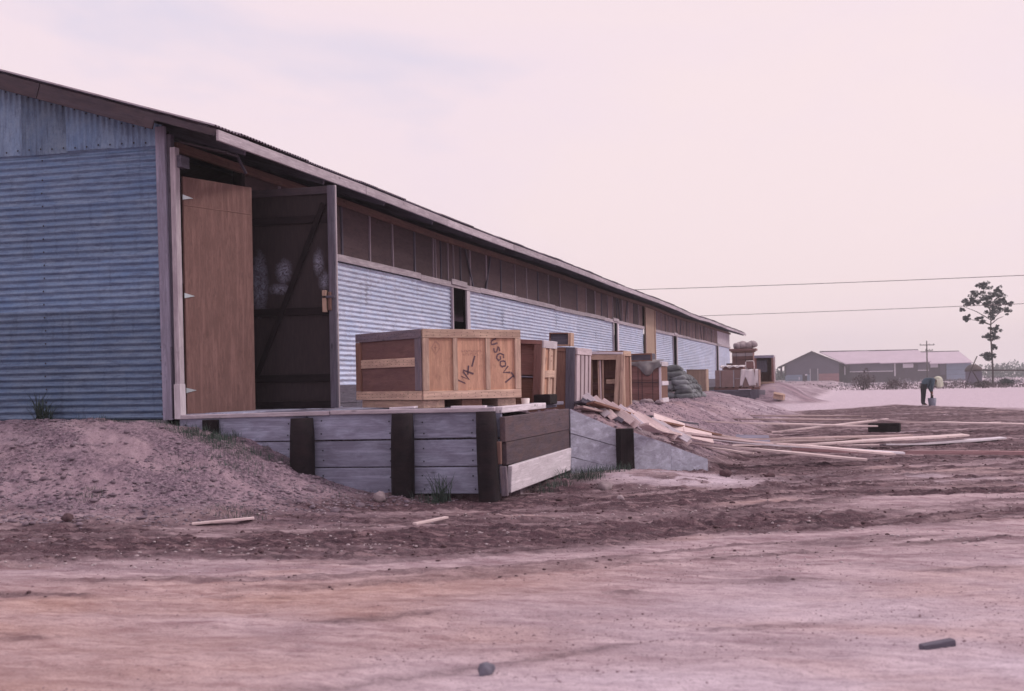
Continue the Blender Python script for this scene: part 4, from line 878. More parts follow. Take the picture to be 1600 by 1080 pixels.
fan = ['leftmost', 'second from left', 'third from left', 'fourth from left', 'fifth from left', 'middle', 'fourth from right', 'third from right', 'second from right', 'rightmost']
for i in range(10):
    x = 3.88 + .098 * i; y = 3.72 + .06 * i + random.uniform(-.05, .05); z = .085 - .044 * i + random.uniform(-.012, .012); a = -1.0 + .05 * i + random.uniform(-.22, .22); l_ = random.uniform(.36, .52)
    tag(board('slat', (x - .06, y + .1, z + .06), (x + l_ * math.cos(a) + .06, y + l_ * math.sin(a), z - .20), random.uniform(.085, .12), .018, M['pale' if i % 4 else 'white'], None, n=(-.3 + random.uniform(0, .5), -.75, .62), base=I4), fan[i] + ' pale slat in the splayed heap behind the ramp wall', 'slat', 'splayed pale slats heaped on the ramp')
for i in range(3):
    tag(board('slat', (3.82 + .06 * i, 3.60, .09 - .02 * i), (4.22 + .07 * i, 3.55, -.16 - .02 * i), .06, .02, M['greyd'], None, n=(0, -.8, .6), base=I4), ['left', 'middle', 'right'][i] + ' dark slat at the top of the splayed heap', 'slat', 'splayed pale slats heaped on the ramp')
tag(board('board', (4.95, 5.0, -.40), (5.32, 5.15, -.50), .26, .02, M['pale'], None, n=(0, -.5, .85), base=I4), 'square pale board tilted towards the viewer at the ramp foot', 'board', LG)
tag(board('board', (5.25, 9.5, -.70), (5.80, 9.6, -.72), .30, .02, M['grey'], None, n=(0, -.35, .93), base=I4), 'square grey board lying in the middle of the yard litter', 'board', LG)
tag(board('board', (4.55, 4.9, -.20), (4.95, 5.1, -.36), .22, .02, M['pale'], None, n=(0, -.6, .8), base=I4), 'short pale board between the splayed slats and the square board', 'board', LG)
tag(board('sleeper', (7.49, 16.31, -.80), (8.13, 16.15, -.80), .2, .19, M['creo'], None, n=(0, 0, 1), base=I4, ch=.012), 'short dark timber sleeper propping up pale boards in the yard', 'timber block')
tag(board('wood_block', (3.68, 2.02, .115), (3.68, 2.40, .115), .20, .12, M['creo'], None, n=(0, 0, 1), base=T(0, 0, 0), ch=.012), 'dark wooden block at the far corner of the dock', 'timber block')
tag(board('board', (1.55, -2.37, gz(1.6, -2.37) + .02), (2.03, -2.12, gz(2.0, -2.12) + .025), .07, .02, M['pale'], None, base=I4), 'pale stick at the foot of the mound, left one of two', 'stick')
tag(board('board', (3.56, -2.17, gz(3.56, -2.17) + .01), (3.73, -1.80, gz(3.7, -1.8) + .03), .05, .02, M['pale'], None, base=I4), 'pale stick lying in the muddy track before the dock', 'stick')
tag(board('board', (7.50, -6.56, gz(7.5, -6.5) + .012), (7.64, -6.49, gz(7.64, -6.5) + .018), .05, .03, M['greyd'], None, base=I4), 'small dark wooden stub in the right foreground', 'stub')
tag(board('board', (2.55, .02, .075), (2.83, .0, .085), .10, .022, M['white'], None, base=I4), 'white board offcut on the dock edge, left under the large crate', 'board')
tag(board('board', (3.22, .0, .08), (3.58, .02, .08), .10, .022, M['white'], None, base=I4), 'white board offcut on the dock edge, right under the large crate', 'board')
bm = bmesh.new(); tube_bm(bm, [(0, 0, 0), (0, 0, .085), (0, 0, .087), (0, 0, .01)], [.042, .05, .045, .036], 20, False); r0 = [v for v in bm.verts if v.co.z < .005]; bm.faces.new(r0)
tag(bm_obj('cup', bm, M['cup'], None, T(3.585, 1.62, .052), True), 'white paper cup on the dock between the large crate and the leaning crate', 'cup')
# ================================================================== STONES, CLODS, GRASS
def ico(): 
    p = (1 + 5 ** .5) / 2; v = np.array([(-1, p, 0), (1, p, 0), (-1, -p, 0), (1, -p, 0), (0, -1, p), (0, 1, p), (0, -1, -p), (0, 1, -p), (p, 0, -1), (p, 0, 1), (-p, 0, -1), (-p, 0, 1)]) / 1.9
    f = np.array([(0, 11, 5), (0, 5, 1), (0, 1, 7), (0, 7, 10), (0, 10, 11), (1, 5, 9), (5, 11, 4), (11, 10, 2), (10, 7, 6), (7, 1, 8), (3, 9, 4), (3, 4, 2), (3, 2, 6), (3, 6, 8), (3, 8, 9), (4, 9, 5), (2, 4, 11), (6, 2, 10), (8, 6, 7), (9, 8, 1)]); return v, f
def scatter(name, xs, ys, rs, mat, label, cat, flat=.65):
    n = len(xs); v, f = ico(); zs = ground_h(xs, ys)
    a = rng.uniform(0, 6.28, n); P = v[None] * (1 + rng.uniform(-.28, .28, (n, 12, 1))) * rs[:, None, None] * np.stack([np.ones(n), rng.uniform(.6, 1, n), rng.uniform(.4, 1, n) * flat], -1)[:, None, :]
    X = P[..., 0] * np.cos(a)[:, None] - P[..., 1] * np.sin(a)[:, None] + xs[:, None]; Y = P[..., 0] * np.sin(a)[:, None] + P[..., 1] * np.cos(a)[:, None] + ys[:, None]; Z = P[..., 2] + zs[:, None] + rs[:, None] * .15
    V = np.stack([X, Y, Z], -1).reshape(-1, 3); F_ = (f[None] + (np.arange(n) * 12)[:, None, None]).reshape(-1, 3)
    me = bpy.data.meshes.new(name); me.vertices.add(len(V)); me.vertices.foreach_set('co', V.ravel()); me.loops.add(F_.size); me.loops.foreach_set('vertex_index', F_.ravel()); me.polygons.add(len(F_)); me.polygons.foreach_set('loop_start', np.arange(len(F_)) * 3); me.update(calc_edges=True)
    me.materials.append(mat); me.polygons.foreach_set('use_smooth', np.ones(len(F_), bool)); o = mesh_obj(name, me); tag(o, label, cat, kind='stuff'); return o
def cam_pts(n, r0, r1, a0=-23, a1=23, pw=1.0):
    r = r0 + (r1 - r0) * rng.uniform(0, 1, n) ** pw; a = np.radians(rng.uniform(a0, a1, n)); return CAM.x + r * (np.sin(a) * RIGHT.x + np.cos(a) * FWD.x), CAM.y + r * (np.sin(a) * RIGHT.y + np.cos(a) * FWD.y)
def keep(x, y, f): return x[f], y[f]
x, y = cam_pts(15000, 9.5, 15, -24, 6); f = (y < -.12) & (x < 3.7) & (base_h(x, y) > -.87) & ((fbm(x * 1.2, y * 1.2, 3, 91) > -.12) | (base_h(x, y) < -.6)); x, y = keep(x, y, f)
scatter('gravel', x, y, rng.uniform(.006, .02, len(x)) ** 1.0 * np.where(rng.random(len(x)) > .96, 1.9, 1), plain('gravel', (.36, .29, .34), .9, .5, 3, c2=(.13, .10, .14)), 'grey and pink gravel strewn over the mound', 'gravel')
x, y = cam_pts(1500, 10, 15, -24, 4); f = (y < -.12) & (x < 3.6) & (base_h(x, y) > -.88) & (fbm(x * 1.1, y * 1.1, 3, 95) > .0); x, y = keep(x, y, f)
scatter('rubble', x, y, np.abs(rng.normal(.012, .014, len(x))) + .01, plain('rubble', (.30, .23, .28), .95, .5, 2, c2=(.13, .095, .125)), 'loose purplish rubble along the mound and the dock foot', 'rubble')
x, y = cam_pts(9000, 15.5, 42, -8, 12, 1.3); h_ = base_h(x, y); f = (h_ > -.8) & (x > .3) & (y > 3); x, y = keep(x, y, f)
scatter('gravel', x, y, rng.uniform(.01, .028, len(x)), plain('gravel_fill', (.38, .30, .36), .9, .5, 3, c2=(.16, .12, .16)), 'purplish gravel covering the slope beside the crates', 'gravel')
x, y = cam_pts(16000, 7.5, 26, -24, 24, .8); mk = masks(x, y)[0]; f = (base_h(x, y) < -.8) & (rng.random(len(x)) < mk * 1.1); x, y = keep(x, y, f)
x = x + .0; scatter('clods', x, y, np.abs(rng.normal(.004, .006, len(x))) + .003 + .02 * (rng.random(len(x)) > .985), M['clod'], 'dark earth clods churned up in the vehicle tracks', 'earth clods')
x, y = cam_pts(5000, 8.5, 24, -24, 24); f = (base_h(x, y) < -.7) & ((fbm(x * .9, y * 1.4, 3, 93) > .08) | (np.hypot(x - 5.2, y - 2.4) < 1.2)); x, y = keep(x, y, f)
scatter('pebbles', x, y, rng.uniform(.006, .018, len(x)), plain('pale_pebble', (.55, .46, .50), .9, .3, 3), 'pale pebbles scattered over the dirt yard', 'pebbles')
x, y = cam_pts(15000, 4.6, 14, -24, 24, 1.2); f = (base_h(x, y) < -.8) & (fbm(x * .9, y * 1.3, 4, 97) + rng.normal(0, .08, len(x)) > .02); x, y = keep(x, y, f)
scatter('grit', x, y, np.abs(rng.normal(.0, .0030, len(x))) + .0016, plain('grit', (.33, .24, .27), .95, .5, 3, c2=(.18, .12, .14)), 'fine brown grit sprinkled over the foreground dirt', 'grit')
def rock(x, y, r, mat, label, z=None, sq=.8):
    bm = bmesh.new(); bmesh.ops.create_icosphere(bm, subdivisions=3, radius=r)
    q = random.uniform(0, 50)
    for v in bm.verts:
        c = v.co.normalized(); k_ = 1 + .5 * float(fbm(np.array([c.x * 1.6 + q]), np.array([c.y * 1.6 + c.z * 1.1]), 3, 5)[0]); v.co *= k_; v.co.z *= sq
    tag(bm_obj('stone', bm, mat, None, T(x, y, (gz(x, y) if z is None else z) + r * sq * .55), True), label, 'stone')
rock(5.72, -7.40, .036, M['stoneb'], 'small blue-grey stone alone in the foreground dirt', sq=1.0)
rock(4.55, 1.3, .075, M['stone'], 'pale stone in the mud right of the white dock plank'); rock(4.9, .3, .04, M['stone'], 'smaller pale stone in the mud before the ramp')
rock(2.62, -.55, .07, M['stone'], 'pale stone at the foot of the middle dock posts'); rock(3.42, 11.4, .13, M['white'] if 0 else M['stone'], 'flat pale stone on the gravel in front of the strapped crate', sq=.5); rock(3.75, 10.8, .08, M['stone'], 'small pale stone beside the flat one on the gravel', sq=.6)
rock(.35, -2.45, .055, M['clod'], 'dark round clod at the foot of the mound'); rock(2.95, 12.9, .12, M['stone'], 'pale lump at the foot of the strapped crate', sq=.4)
rock(5.7, 3.0, .07, M['clod'], 'dark clod on the pale patch right of the ramp'); rock(6.2, 3.3, .06, M['clod'], 'dark clod right of the pale patch', sq=.7)
def blades(name, spots, mat, label, cat, kind='stuff', top=True):
    V = []; Fc = []
    for (cx_, cy_, rad, n, h) in spots:
        for i in range(n):
            a = random.uniform(0, 6.28); r = rad * random.random() ** .6; x = cx_ + r * math.cos(a); y = cy_ + r * math.sin(a) * .8; z = gz(x, y) if n < 9 else None
            if z is None: z = gz0(x, y)
            hh = h * random.uniform(.45, 1.1); l = random.uniform(0, 6.28); le = random.uniform(.15, 1.2) * hh; wd = max(.0018, hh * .018); wx, wy = math.cos(l + 1.57) * wd, math.sin(l + 1.57) * wd
            b_ = len(V); V += [(x - wx, y - wy, z - .01), (x + wx, y + wy, z - .01), (x + math.cos(l) * le * .4 + wx * .7, y + math.sin(l) * le * .4 + wy * .7, z + hh * .6), (x + math.cos(l) * le * .4 - wx * .7, y + math.sin(l) * le * .4 - wy * .7, z + hh * .6), (x + math.cos(l) * le, y + math.sin(l) * le, z + hh)]
            Fc += [(b_, b_ + 1, b_ + 2, b_ + 3), (b_ + 3, b_ + 2, b_ + 4)]
    o = mesh_obj(name, pymesh(name, V, Fc, mat)); tag(o, label, cat, kind=kind); return o
_g = {}
def gz0(x, y):
    k_ = (round(x, 1), round(y, 1))
    if k_ not in _g: _g[k_] = gz(*k_)
    return _g[k_]
blades('grass', [(4.12, 2.0, .30, 420, .15), (4.35, 2.6, .3, 220, .12), (3.95, 1.0, .18, 120, .10), (3.98, 1.5, .18, 120, .12)], M['grass'], 'dark green grass growing at the foot of the white dock plank', 'grass')
blades('grass', [(3.20, -.30, .10, 60, .30), (3.1, -.35, .22, 130, .12), (2.3, -.3, .5, 90, .05)], M['grass'], 'tuft of grass between the two right dock posts', 'grass')
blades('grass', [(.7, -.18, .22, 260, .10), (1.3, -.25, .25, 200, .08), (.55, -.35, .28, 420, .10), (.95, -.5, .3, 360, .09), (.25, -.3, .25, 200, .07), (1.2, -.8, .3, 200, .07), (.9, -1.1, .35, 130, .05)], M['grass'], 'thin green grass creeping over the mound below the door', 'grass')
blades('grass', [(-.6, -.16, .25, 110, .07), (-1.1, -.15, .3, 60, .06), (-.1, -.15, .15, 60, .06), (.2, -1.9, .14, 130, .05), (-1.7, -1.7, .2, 80, .05), (1.75, -1.9, .3, 220, .05), (-1.9, -2.0, .15, 60, .04)], M['grass'], 'sparse weeds dotted over the mound', 'grass')
WD = thing('weed', 'small dark weed growing against the corrugated gable', 'plant', T(-1.5, -.16, gz(-1.5, -.16)))
o = blades('stems', [(-1.55, -.16, .05, 45, .36), (-1.47, -.16, .08, 90, .24)], M['grass'], None, None, None); o.parent = WD; o.matrix_basis = WM[WD.name].inverted()
# ================================================================== PERSON AND BUCKET
px_, pz_ = 16.02, 49.8; pp = FR(px_, pz_, 0); g0 = gz(pp.x, pp.y); PM = FM(px_, pz_, g0)
PE = thing('person', 'person bending over a bucket in a pale headscarf, dark blue-green jacket and dark trousers', 'person', PM)
J = {'pel': (0, 0, .84, .14), 'hl': (-.01, .10, .74, .105), 'kl': (.0, .12, .43, .085), 'al': (-.02, .12, .10, .075), 'tl': (.12, .12, .035, .035),
     'hr': (-.02, -.10, .74, .105), 'kr': (-.05, -.12, .42, .085), 'ar': (-.08, -.12, .10, .075), 'tr': (.07, -.12, .035, .035),
     'sp': (.10, 0, 1.0, .155), 'ch': (.27, 0, 1.08, .155), 'nk': (.42, 0, 1.03, .055), 'hd': (.50, 0, 1.01, .085), 'h2': (.60, 0, .97, .080),
     'sl': (.31, .17, 1.01, .095), 'el': (.24, .19, .76, .065), 'wl': (.30, .08, .53, .032), 'pl': (.31, .06, .45, .034),
     'sr': (.31, -.17, 1.01, .095), 'er': (.25, -.19, .76, .065), 'wr': (.29, -.08, .53, .032), 'pr': (.30, -.06, .45, .034)}
ks = list(J); ed = [('pel', 'hl'), ('hl', 'kl'), ('kl', 'al'), ('al', 'tl'), ('pel', 'hr'), ('hr', 'kr'), ('kr', 'ar'), ('ar', 'tr'), ('pel', 'sp'), ('sp', 'ch'), ('ch', 'nk'), ('nk', 'hd'), ('hd', 'h2'), ('ch', 'sl'), ('sl', 'el'), ('el', 'wl'), ('wl', 'pl'), ('ch', 'sr'), ('sr', 'er'), ('er', 'wr'), ('wr', 'pr')]
me = bpy.data.meshes.new('body'); me.from_pydata([J[k_][:3] for k_ in ks], [(ks.index(a), ks.index(b_)) for a, b_ in ed], [])
tmp = bpy.data.objects.new('tmp', me); COL.objects.link(tmp); sk = tmp.modifiers.new('s', 'SKIN'); sv = me.skin_vertices[0].data
for i, k_ in enumerate(ks): sv[i].radius = (J[k_][3], J[k_][3] * (1.15 if k_ in ('sp', 'ch', 'pel') else 1)); sv[i].use_root = (k_ == 'pel')
sb_ = tmp.modifiers.new('u', 'SUBSURF'); sb_.levels = 2; sb_.render_levels = 2
dg = bpy.context.evaluated_depsgraph_get(); bme = bpy.data.meshes.new_from_object(tmp.evaluated_get(dg)); bpy.data.objects.remove(tmp)
bme.materials.clear()
for m_ in ('trouser', 'jacket', 'skin'): bme.materials.append(M[m_])
for p in bme.polygons:
    c = p.center; p.use_smooth = True
    p.material_index = 2 if (c.x > .40 or (c.z < .56 and c.x > .18) or c.z < .07) else (1 if (c.x > .07 or c.z > .86) and c.z > .5 else 0)
body = mesh_obj('body', bme, PE, PM)
for s_y in (.05, -.05):
    for j in range(5):
        bm = bmesh.new(); x0 = .28 + .014 * j; l_ = (.05, .07, .075, .07, .055)[j]
        tube_bm(bm, [(x0, s_y, .43), (x0 + .004, s_y * .8, .43 - l_ * .5), (x0 + .01, s_y * .4, .43 - l_)], [.0085, .008, .006], 6); bm_obj('finger', bm, M['skin'], PE, PM, True)
bm = bmesh.new(); bmesh.ops.create_uvsphere(bm, u_segments=10, v_segments=6, radius=.012); bm_obj('nose', bm, M['skin'], PE, PM @ T(.66, 0, .90)); 
for s_y in (.028, -.028): bm = bmesh.new(); bmesh.ops.create_uvsphere(bm, u_segments=8, v_segments=5, radius=.009); bm_obj('eye', bm, M['hair'], PE, PM @ T(.655, s_y, .935))
bm = bmesh.new(); bmesh.ops.create_uvsphere(bm, u_segments=18, v_segments=10, radius=.12)
for v in bm.verts: v.co = Vector((v.co.x * 1.3 + .55, v.co.y * 1.05, v.co.z * .82 + 1.055))
bm_obj('headscarf', bm, M['scarf'], PE, PM, True)
def flap(side):
    V = []; Fc = []
    for i in range(9):
        for j in range(7): u = i / 8; v = j / 6; V.append((.45 + .24 * u + .05 * v, side * (.11 - .015 * math.sin(9 * u) * v), 1.05 - (.36 - .14 * abs(u - .45)) * v))
    for i in range(8):
        for j in range(6): a = i * 7 + j; Fc.append((a, a + 7, a + 8, a + 1))
    o = mesh_obj('scarf_flap', pymesh('scarf_flap', V, Fc, M['scarf'], True), PE, PM); o.modifiers.new('s', 'SOLIDIFY').thickness = .008
flap(-1); flap(1)
for sx, sy in ((.03, .115), (-.02, -.115)): box('shoe', (.24, .09, .06), (sx + .03, sy, .025), M['cloth'], PE, base=PM, ch=.02)
M['pail'] = plain('dull_pail', (.20, .20, .27), .6, .25, 8, metal=.2)
BK = thing('bucket', 'dull galvanised bucket on the ground under the bending person', 'bucket', PM @ T(.31, 0, 0))
bm = bmesh.new(); tube_bm(bm, [(0, 0, .0), (0, 0, .30), (0, 0, .302), (0, 0, .02)], [.13, .165, .150, .12], 24, False); bm_obj('pail', bm, M['pail'], BK, PM @ T(.31, 0, .005), True)
bm = bmesh.new(); bmesh.ops.create_circle(bm, cap_ends=True, radius=.13, segments=24); bm_obj('pail_bottom', bm, M['galv'], BK, PM @ T(.31, 0, .012))
bm = bmesh.new(); tube_bm(bm, [(0, 0, .25), (.01, .01, .36), (-.01, 0, .46)], [.06, .05, .035], 10); tag(bm_obj('wet_cloth', bm, M['trouser'], None, PM @ T(.30, 0, 0), True), 'dark wet cloth held down into the bucket', 'cloth')
# ================================================================== FAR BUILDINGS
def fbox(name, x0, x1, z0, z1, y0, y1, mat, par, base): return box(name, (x1 - x0, y1 - y0, z1 - z0), ((x0 + x1) / 2, (y0 + y1) / 2, (z0 + z1) / 2), mat, par, base=base, ch=.01)
B0 = FM(52.7, 225, 0) @ RZ(-.23) @ T(-52.7, 0, 0); H2 = thing('gabled_shed', 'far gabled shed with grey gable facing the yard and a reddish lower panel', 'building', FM(52.7, 225, -.9))
V = [(48.2, 0, -1), (57.4, 0, -1), (57.4, 0, 2.75), (52.74, 0, 4.72), (48.2, 0, 2.75)]; V += [(x, .2, z) for x, y, z in V]
mesh_obj('gable_wall', pymesh('gable_wall', V, [(0, 1, 2, 3, 4), (9, 8, 7, 6, 5)] + [(i, i + 5, (i + 1) % 5 + 5, (i + 1) % 5) for i in range(5)], M['farwall']), H2, B0)
for x0, z0, x1, z1 in ((52.74, 4.9, 46.9, 2.2), (52.74, 4.9, 58.9, 2.25)):
    V = [(x0, -.6, z0), (x1, -.6, z1), (x1, 12, z1), (x0, 12, z0)]; V += [(x, y, z - .16) for x, y, z in V]
    mesh_obj('roof_slope', pymesh('roof_slope', V, [(0, 1, 2, 3), (7, 6, 5, 4), (0, 4, 5, 1), (1, 5, 6, 2), (2, 6, 7, 3), (3, 7, 4, 0)], M['fardark']), H2, B0)
fbox('side_wall', 57.2, 57.4, -1, 2.5, .21, 11.8, M['farwall'], H2, B0); fbox('side_wall', 48.2, 48.4, -1, 2.5, .21, 11.8, M['farwall'], H2, B0)
for i in range(4): fbox('corrugated_panel', 48.15, 51.1 if i else 50.9, -.9 + i * .42, -.5 + i * .42, -.06 - .01 * (i % 2), -.01, M['farblue'], H2, B0)
fbox('corrugated_panel', 51.9, 52.9, -.9, .78, -.06, -.01, M['farblue'], H2, B0)
fbox('opening', 51.1, 51.9, -.6, .85, -.05, -.01, M['fardark'], H2, B0); fbox('window', 51.55, 51.95, .60, .85, -.10, -.052, M['farlight'], H2, B0); fbox('window', 50.45, 50.65, -.1, .35, -.09, -.062, M['farlight'], H2, B0)
for i in range(3): fbox('red_panel', 53.9, 57.35, -.9 + i * .6, -.32 + i * .6, -.07, -.01, M['farpink'], H2, B0)
d_ = fbox('door', 52.5, 53.7, -.9, 1.75, -.08, -.062, M['farwall'], H2, B0); fbox('door_frame', 52.4, 52.5, -.9, 1.8, -.1, -.02, M['farlight'], d_, B0); fbox('door_frame', 53.7, 53.8, -.9, 1.8, -.1, -.02, M['farlight'], d_, B0)
for x in (47.3, 48.0): fbox('prop', x, x + .35, .6, 2.35, -.1, .2, M['fardark'], H2, B0)
def longshed(lab, x0, x1, Zr, rz, ez, segs, panels):
    Bm = FM(0, Zr, 0); H = thing('long_shed', lab, 'building', FM((x0 + x1) / 2, Zr, -.9))
    for s0, s1 in segs:
        V = [(s0, 0, rz), (s1, 0, rz + .10), (s1, -7.5, ez + .12), (s0 + (2.8 if s0 == x0 and x0 < 60 else 0), -7.5, ez)]; V += [(x, y, z - .14) for x, y, z in V]
        mesh_obj('roof_slope', pymesh('roof_slope', V, [(3, 2, 1, 0), (4, 5, 6, 7), (1, 5, 4, 0), (2, 6, 5, 1), (3, 7, 6, 2), (0, 4, 7, 3)], M['farroof']), H, Bm)
        fbox('ridge_cap', s0, s1, rz + .02, rz + .16, -.15, .15, M['fardark'], H, Bm)
    fbox('wall', x0, x1, -1, ez + .1, -6.6, -6.4, M['fardark'], H, Bm); fbox('end_wall', x1 - .2, x1, -1, ez + .2, -6.39, 0, M['farwall'], H, Bm)
    for (a, b_, z0, z1, mm, nm) in panels: fbox(nm, a, b_, z0, z1, -6.72, -6.62, M[mm], H, Bm)
    return H
longshed('far long shed with pale pink roof and dark open bays', 57.8, 76.2, 240, 5.0, 2.66, [(57.8, 66.9), (66.95, 76.2)],
    [(61.6, 69.5, 1.25, 2.55, 'farwall', 'shutter'), (61.6, 69.5, 1.08, 1.22, 'farlight', 'sill'), (69.7, 69.95, .2, 2.5, 'farlight', 'post'), (71.3, 73.2, 1.7, 2.45, 'farlight', 'window'), (74.0, 76.0, 1.3, 2.5, 'farwall', 'shutter'), (74.0, 76.0, 1.1, 1.27, 'farlight', 'sill'), (60.6, 60.8, .6, 2.6, 'farlight', 'post')])
longshed('farthest shed at right with lower pale roof and bluish corrugated end wall', 76.6, 86.3, 247, 4.72, 2.45, [(76.75, 86.3)],
    [(78.6, 80.0, 1.7, 2.45, 'farlight', 'window'), (81.6, 86.2, 1.2, 2.5, 'farblue', 'corrugated_panel'), (81.6, 86.2, .3, 1.17, 'farblue', 'corrugated_panel'), (81.6, 86.2, -.6, .27, 'farblue', 'corrugated_panel'), (80.4, 81.4, .3, 2.4, 'farwall', 'shutter')])
PO = thing('power_pole', 'thin utility pole with two crossarms before the far sheds', 'pole', FM(64.9, 200, -.9)); Pm = FM(64.9, 200, 0)
def ft(name, pts, r, mat, par, base, seg=7): bm = bmesh.new(); tube_bm(bm, pts, r, seg); return bm_obj(name, bm, mat, par, base, True)
ft('shaft', [(0, 0, -1), (0, 0, 5.65)], [.13, .09], M['bark'], PO, Pm); 
for z, hw in ((5.0, 1.15), (4.15, .9)):
    fbox('crossarm', -hw if z > 4.5 else -.3, hw, z - .06, z + .06, -.18, -.1, M['bark'], PO, Pm)
    for x in (-hw + .1 if z > 4.5 else -.2, 0.35, hw - .1): ft('insulator', [(x, -.14, z + .06), (x, -.14, z + .22)], .05, M['bark'], PO, Pm)
for (xa, za, xb, zb, sag, h, lb) in [(3.0, 73.7, 60, 47.5, .35, 5.5, 'nearer upper overhead wire crossing the sky at right'), (10, 106.5, 80, 63.0, .3, 5.5, 'lower overhead wire running behind the tree at right')]:
    pts = [FR(xa + (xb - xa) * t_ / 30, za + (zb - za) * t_ / 30, h - sag * 4 * (t_ / 30) * (1 - t_ / 30)) for t_ in range(31)]
    bm = bmesh.new(); tube_bm(bm, pts, .016 if za < 90 else .02, 5); tag(bm_obj('overhead_wire', bm, M['wire'], None, I4, True), lb, 'wire')
BR = thing('barrier', 'leaning crossed poles carrying a horizontal bar at the yard edge', 'barrier', FM(39.7, 110, -.9)); Bb = FM(0, 110, 0)
ft('pole', [(40.0, 0, 1.85), (39.45, 0, .7), (39.0, .2, -.95)], .05, M['bark'], BR, Bb); ft('pole', [(39.4, -.1, .85), (40.45, -.1, -.95)], .05, M['bark'], BR, Bb); ft('bar', [(39.6, -.05, .66), (46.4, 0, .52)], .06, M['bark'], BR, Bb); ft('pole', [(46.0, .1, .8), (46.0, .1, -.95)], .07, M['bark'], BR, Bb)
# ================================================================== TREE, BUSHES, SCRUB, FAR WOOD
def leafmesh(name, clusters, size, mat, par, base, seed=0, kind=None, label=None, cat=None, upb=0.):
    r = np.random.default_rng(seed); P = []
    for (x, y, z, rx, ry, rz_, n) in clusters:
        d = r.normal(size=(n, 3)); d /= np.linalg.norm(d, axis=1)[:, None]; d *= r.uniform(.25, 1, (n, 1)) ** .45; P.append(np.array([x, y, z]) + d * np.array([rx, ry, rz_]))
    P = np.concatenate(P); n = len(P); a = r.normal(size=(n, 3)); a /= np.linalg.norm(a, axis=1)[:, None]; b_ = np.cross(a, r.normal(size=(n, 3))); b_ /= np.linalg.norm(b_, axis=1)[:, None]
    s_ = size * r.uniform(.6, 1.3, (n, 1)); V = np.stack([P - a * s_, P + b_ * s_ * .5, P + a * s_, P - b_ * s_ * .5], 1).reshape(-1, 3); F_ = np.arange(4 * n).reshape(-1, 4)
    me = bpy.data.meshes.new(name); me.from_pydata(V.tolist(), [], F_.tolist()); me.materials.append(mat); o = mesh_obj(name, me, par, base)
    if kind or label: tag(o, label, cat, kind=kind)
    return o
TR = thing('tree', 'tall sparse tree with ragged dark clumps of leaves beyond the yard', 'tree', FM(45.06, 120, -.9)); Tm = FM(45.06, 120, -.9)
cl = [(755, 150, 45), (685, 205, 38), (625, 255, 36), (592, 308, 18), (765, 225, 48), (840, 210, 36), (810, 290, 52), (632, 362, 24), (720, 378, 24), (800, 345, 42), (700, 262, 24), (730, 408, 14), (830, 460, 34), (780, 500, 30), (820, 525, 26), (830, 588, 22), (795, 650, 34), (760, 655, 26), (885, 250, 44), (905, 320, 34), (930, 270, 26), (862, 165, 28), (760, 130, 20), (610, 385, 14), (770, 640, 20)]
k_ = .06 / 4.7; lc = []
for a, b_, r_ in cl:
    for q in range(int(3 + r_ / 4)):
        an = random.uniform(0, 6.28); rr_ = r_ * k_ * random.uniform(.1, 1.15); s1 = r_ * k_ * random.uniform(.22, .5); lc.append(((a - 805) * k_ + rr_ * math.cos(an), random.uniform(-.6, .6), 2.4 + (690 - b_) * k_ + rr_ * .8 * math.sin(an), s1 * 1.2, s1 * 1.2, s1 * .8, 34))
bm = bmesh.new(); tube_bm(bm, [(0, 0, -.1), (.03, 0, 1.6), (-.02, .05, 3.4), (-.12, 0, 5.0), (-.05, 0, 6.6), (-.3, 0, 8.0), (-.55, 0, 9.0)], [.11, .09, .08, .07, .055, .04, .02], 8)
bm_obj('trunk', bm, M['bark'], TR, Tm, True)
for (x, z, ax, az) in ((-.1, 6.3, -2.6, 7.6), (-.08, 5.8, -1.1, 6.1), (-.1, 6.3, .9, 8.0), (0, 4.3, .35, 5.2), (-.08, 4.4, -.5, 4.9), (-.1, 5.8, -2.3, 6.4), (-.05, 7.2, -1.4, 8.2), (.0, 6.2, 1.3, 7.2), (0, 5.9, 1.2, 6.6)):
    ft('branch', [(x, 0, z), ((x + ax) / 2, .1, (z + az) / 2 + .12), (ax, .15, az)], [.05, .035, .015], M['bark'], TR, Tm, 6)
leafmesh('crown', lc, .10, M['leaf'], TR, Tm, 3)
bsh = [(30.0, 110, 1.15, 1.85, 'pointed dry bush standing before the long shed', 'drygrass'), (33.6, 112, 1.3, 1.35, 'rounded grey-brown bush right of the pointed one', 'drygrass'), (37.0, 113, 1.5, 1.25, 'broad grey-brown bush behind the bending person', 'drygrass'), (41.8, 114, 1.1, .9, 'low dark bush near the crossed poles', 'brush'), (45.0, 116, 1.3, 1.2, 'bush at the foot of the tall tree', 'leaf')]
for i, (x, zf, w, h, lb, mm) in enumerate(bsh):
    Bm_ = FM(x, zf, -.92); BU = thing('bush', lb, 'bush', Bm_, 'bushes along the yard edge')
    c_ = [(random.uniform(-w, w) * .6, random.uniform(-.4, .4), h * random.uniform(.15, .45), w * .4, .5, h * .28, 90) for _ in range(8)]
    if i == 0: c_ += [(.25, 0, h * .7, w * .42, .4, h * .18, 90), (.45, 0, h * .92, w * .22, .3, h * .13, 50), (.9, 0, h * .62, w * .3, .3, h * .1, 40)]
    leafmesh('foliage', c_, .085, M[mm], BU, Bm_, 10 + i)
    for j in range(4): ft('stem', [(random.uniform(-.2, .2), 0, -.05), (random.uniform(-.6, .6) * w, 0, h * .8)], [.03, .01], M['bark'], BU, Bm_, 5)
DM = thing('hut', 'brown domed thatched hut beyond the crossed poles', 'hut', FM(50.5, 140, -.9)); bm = bmesh.new(); bmesh.ops.create_uvsphere(bm, u_segments=20, v_segments=12, radius=1)
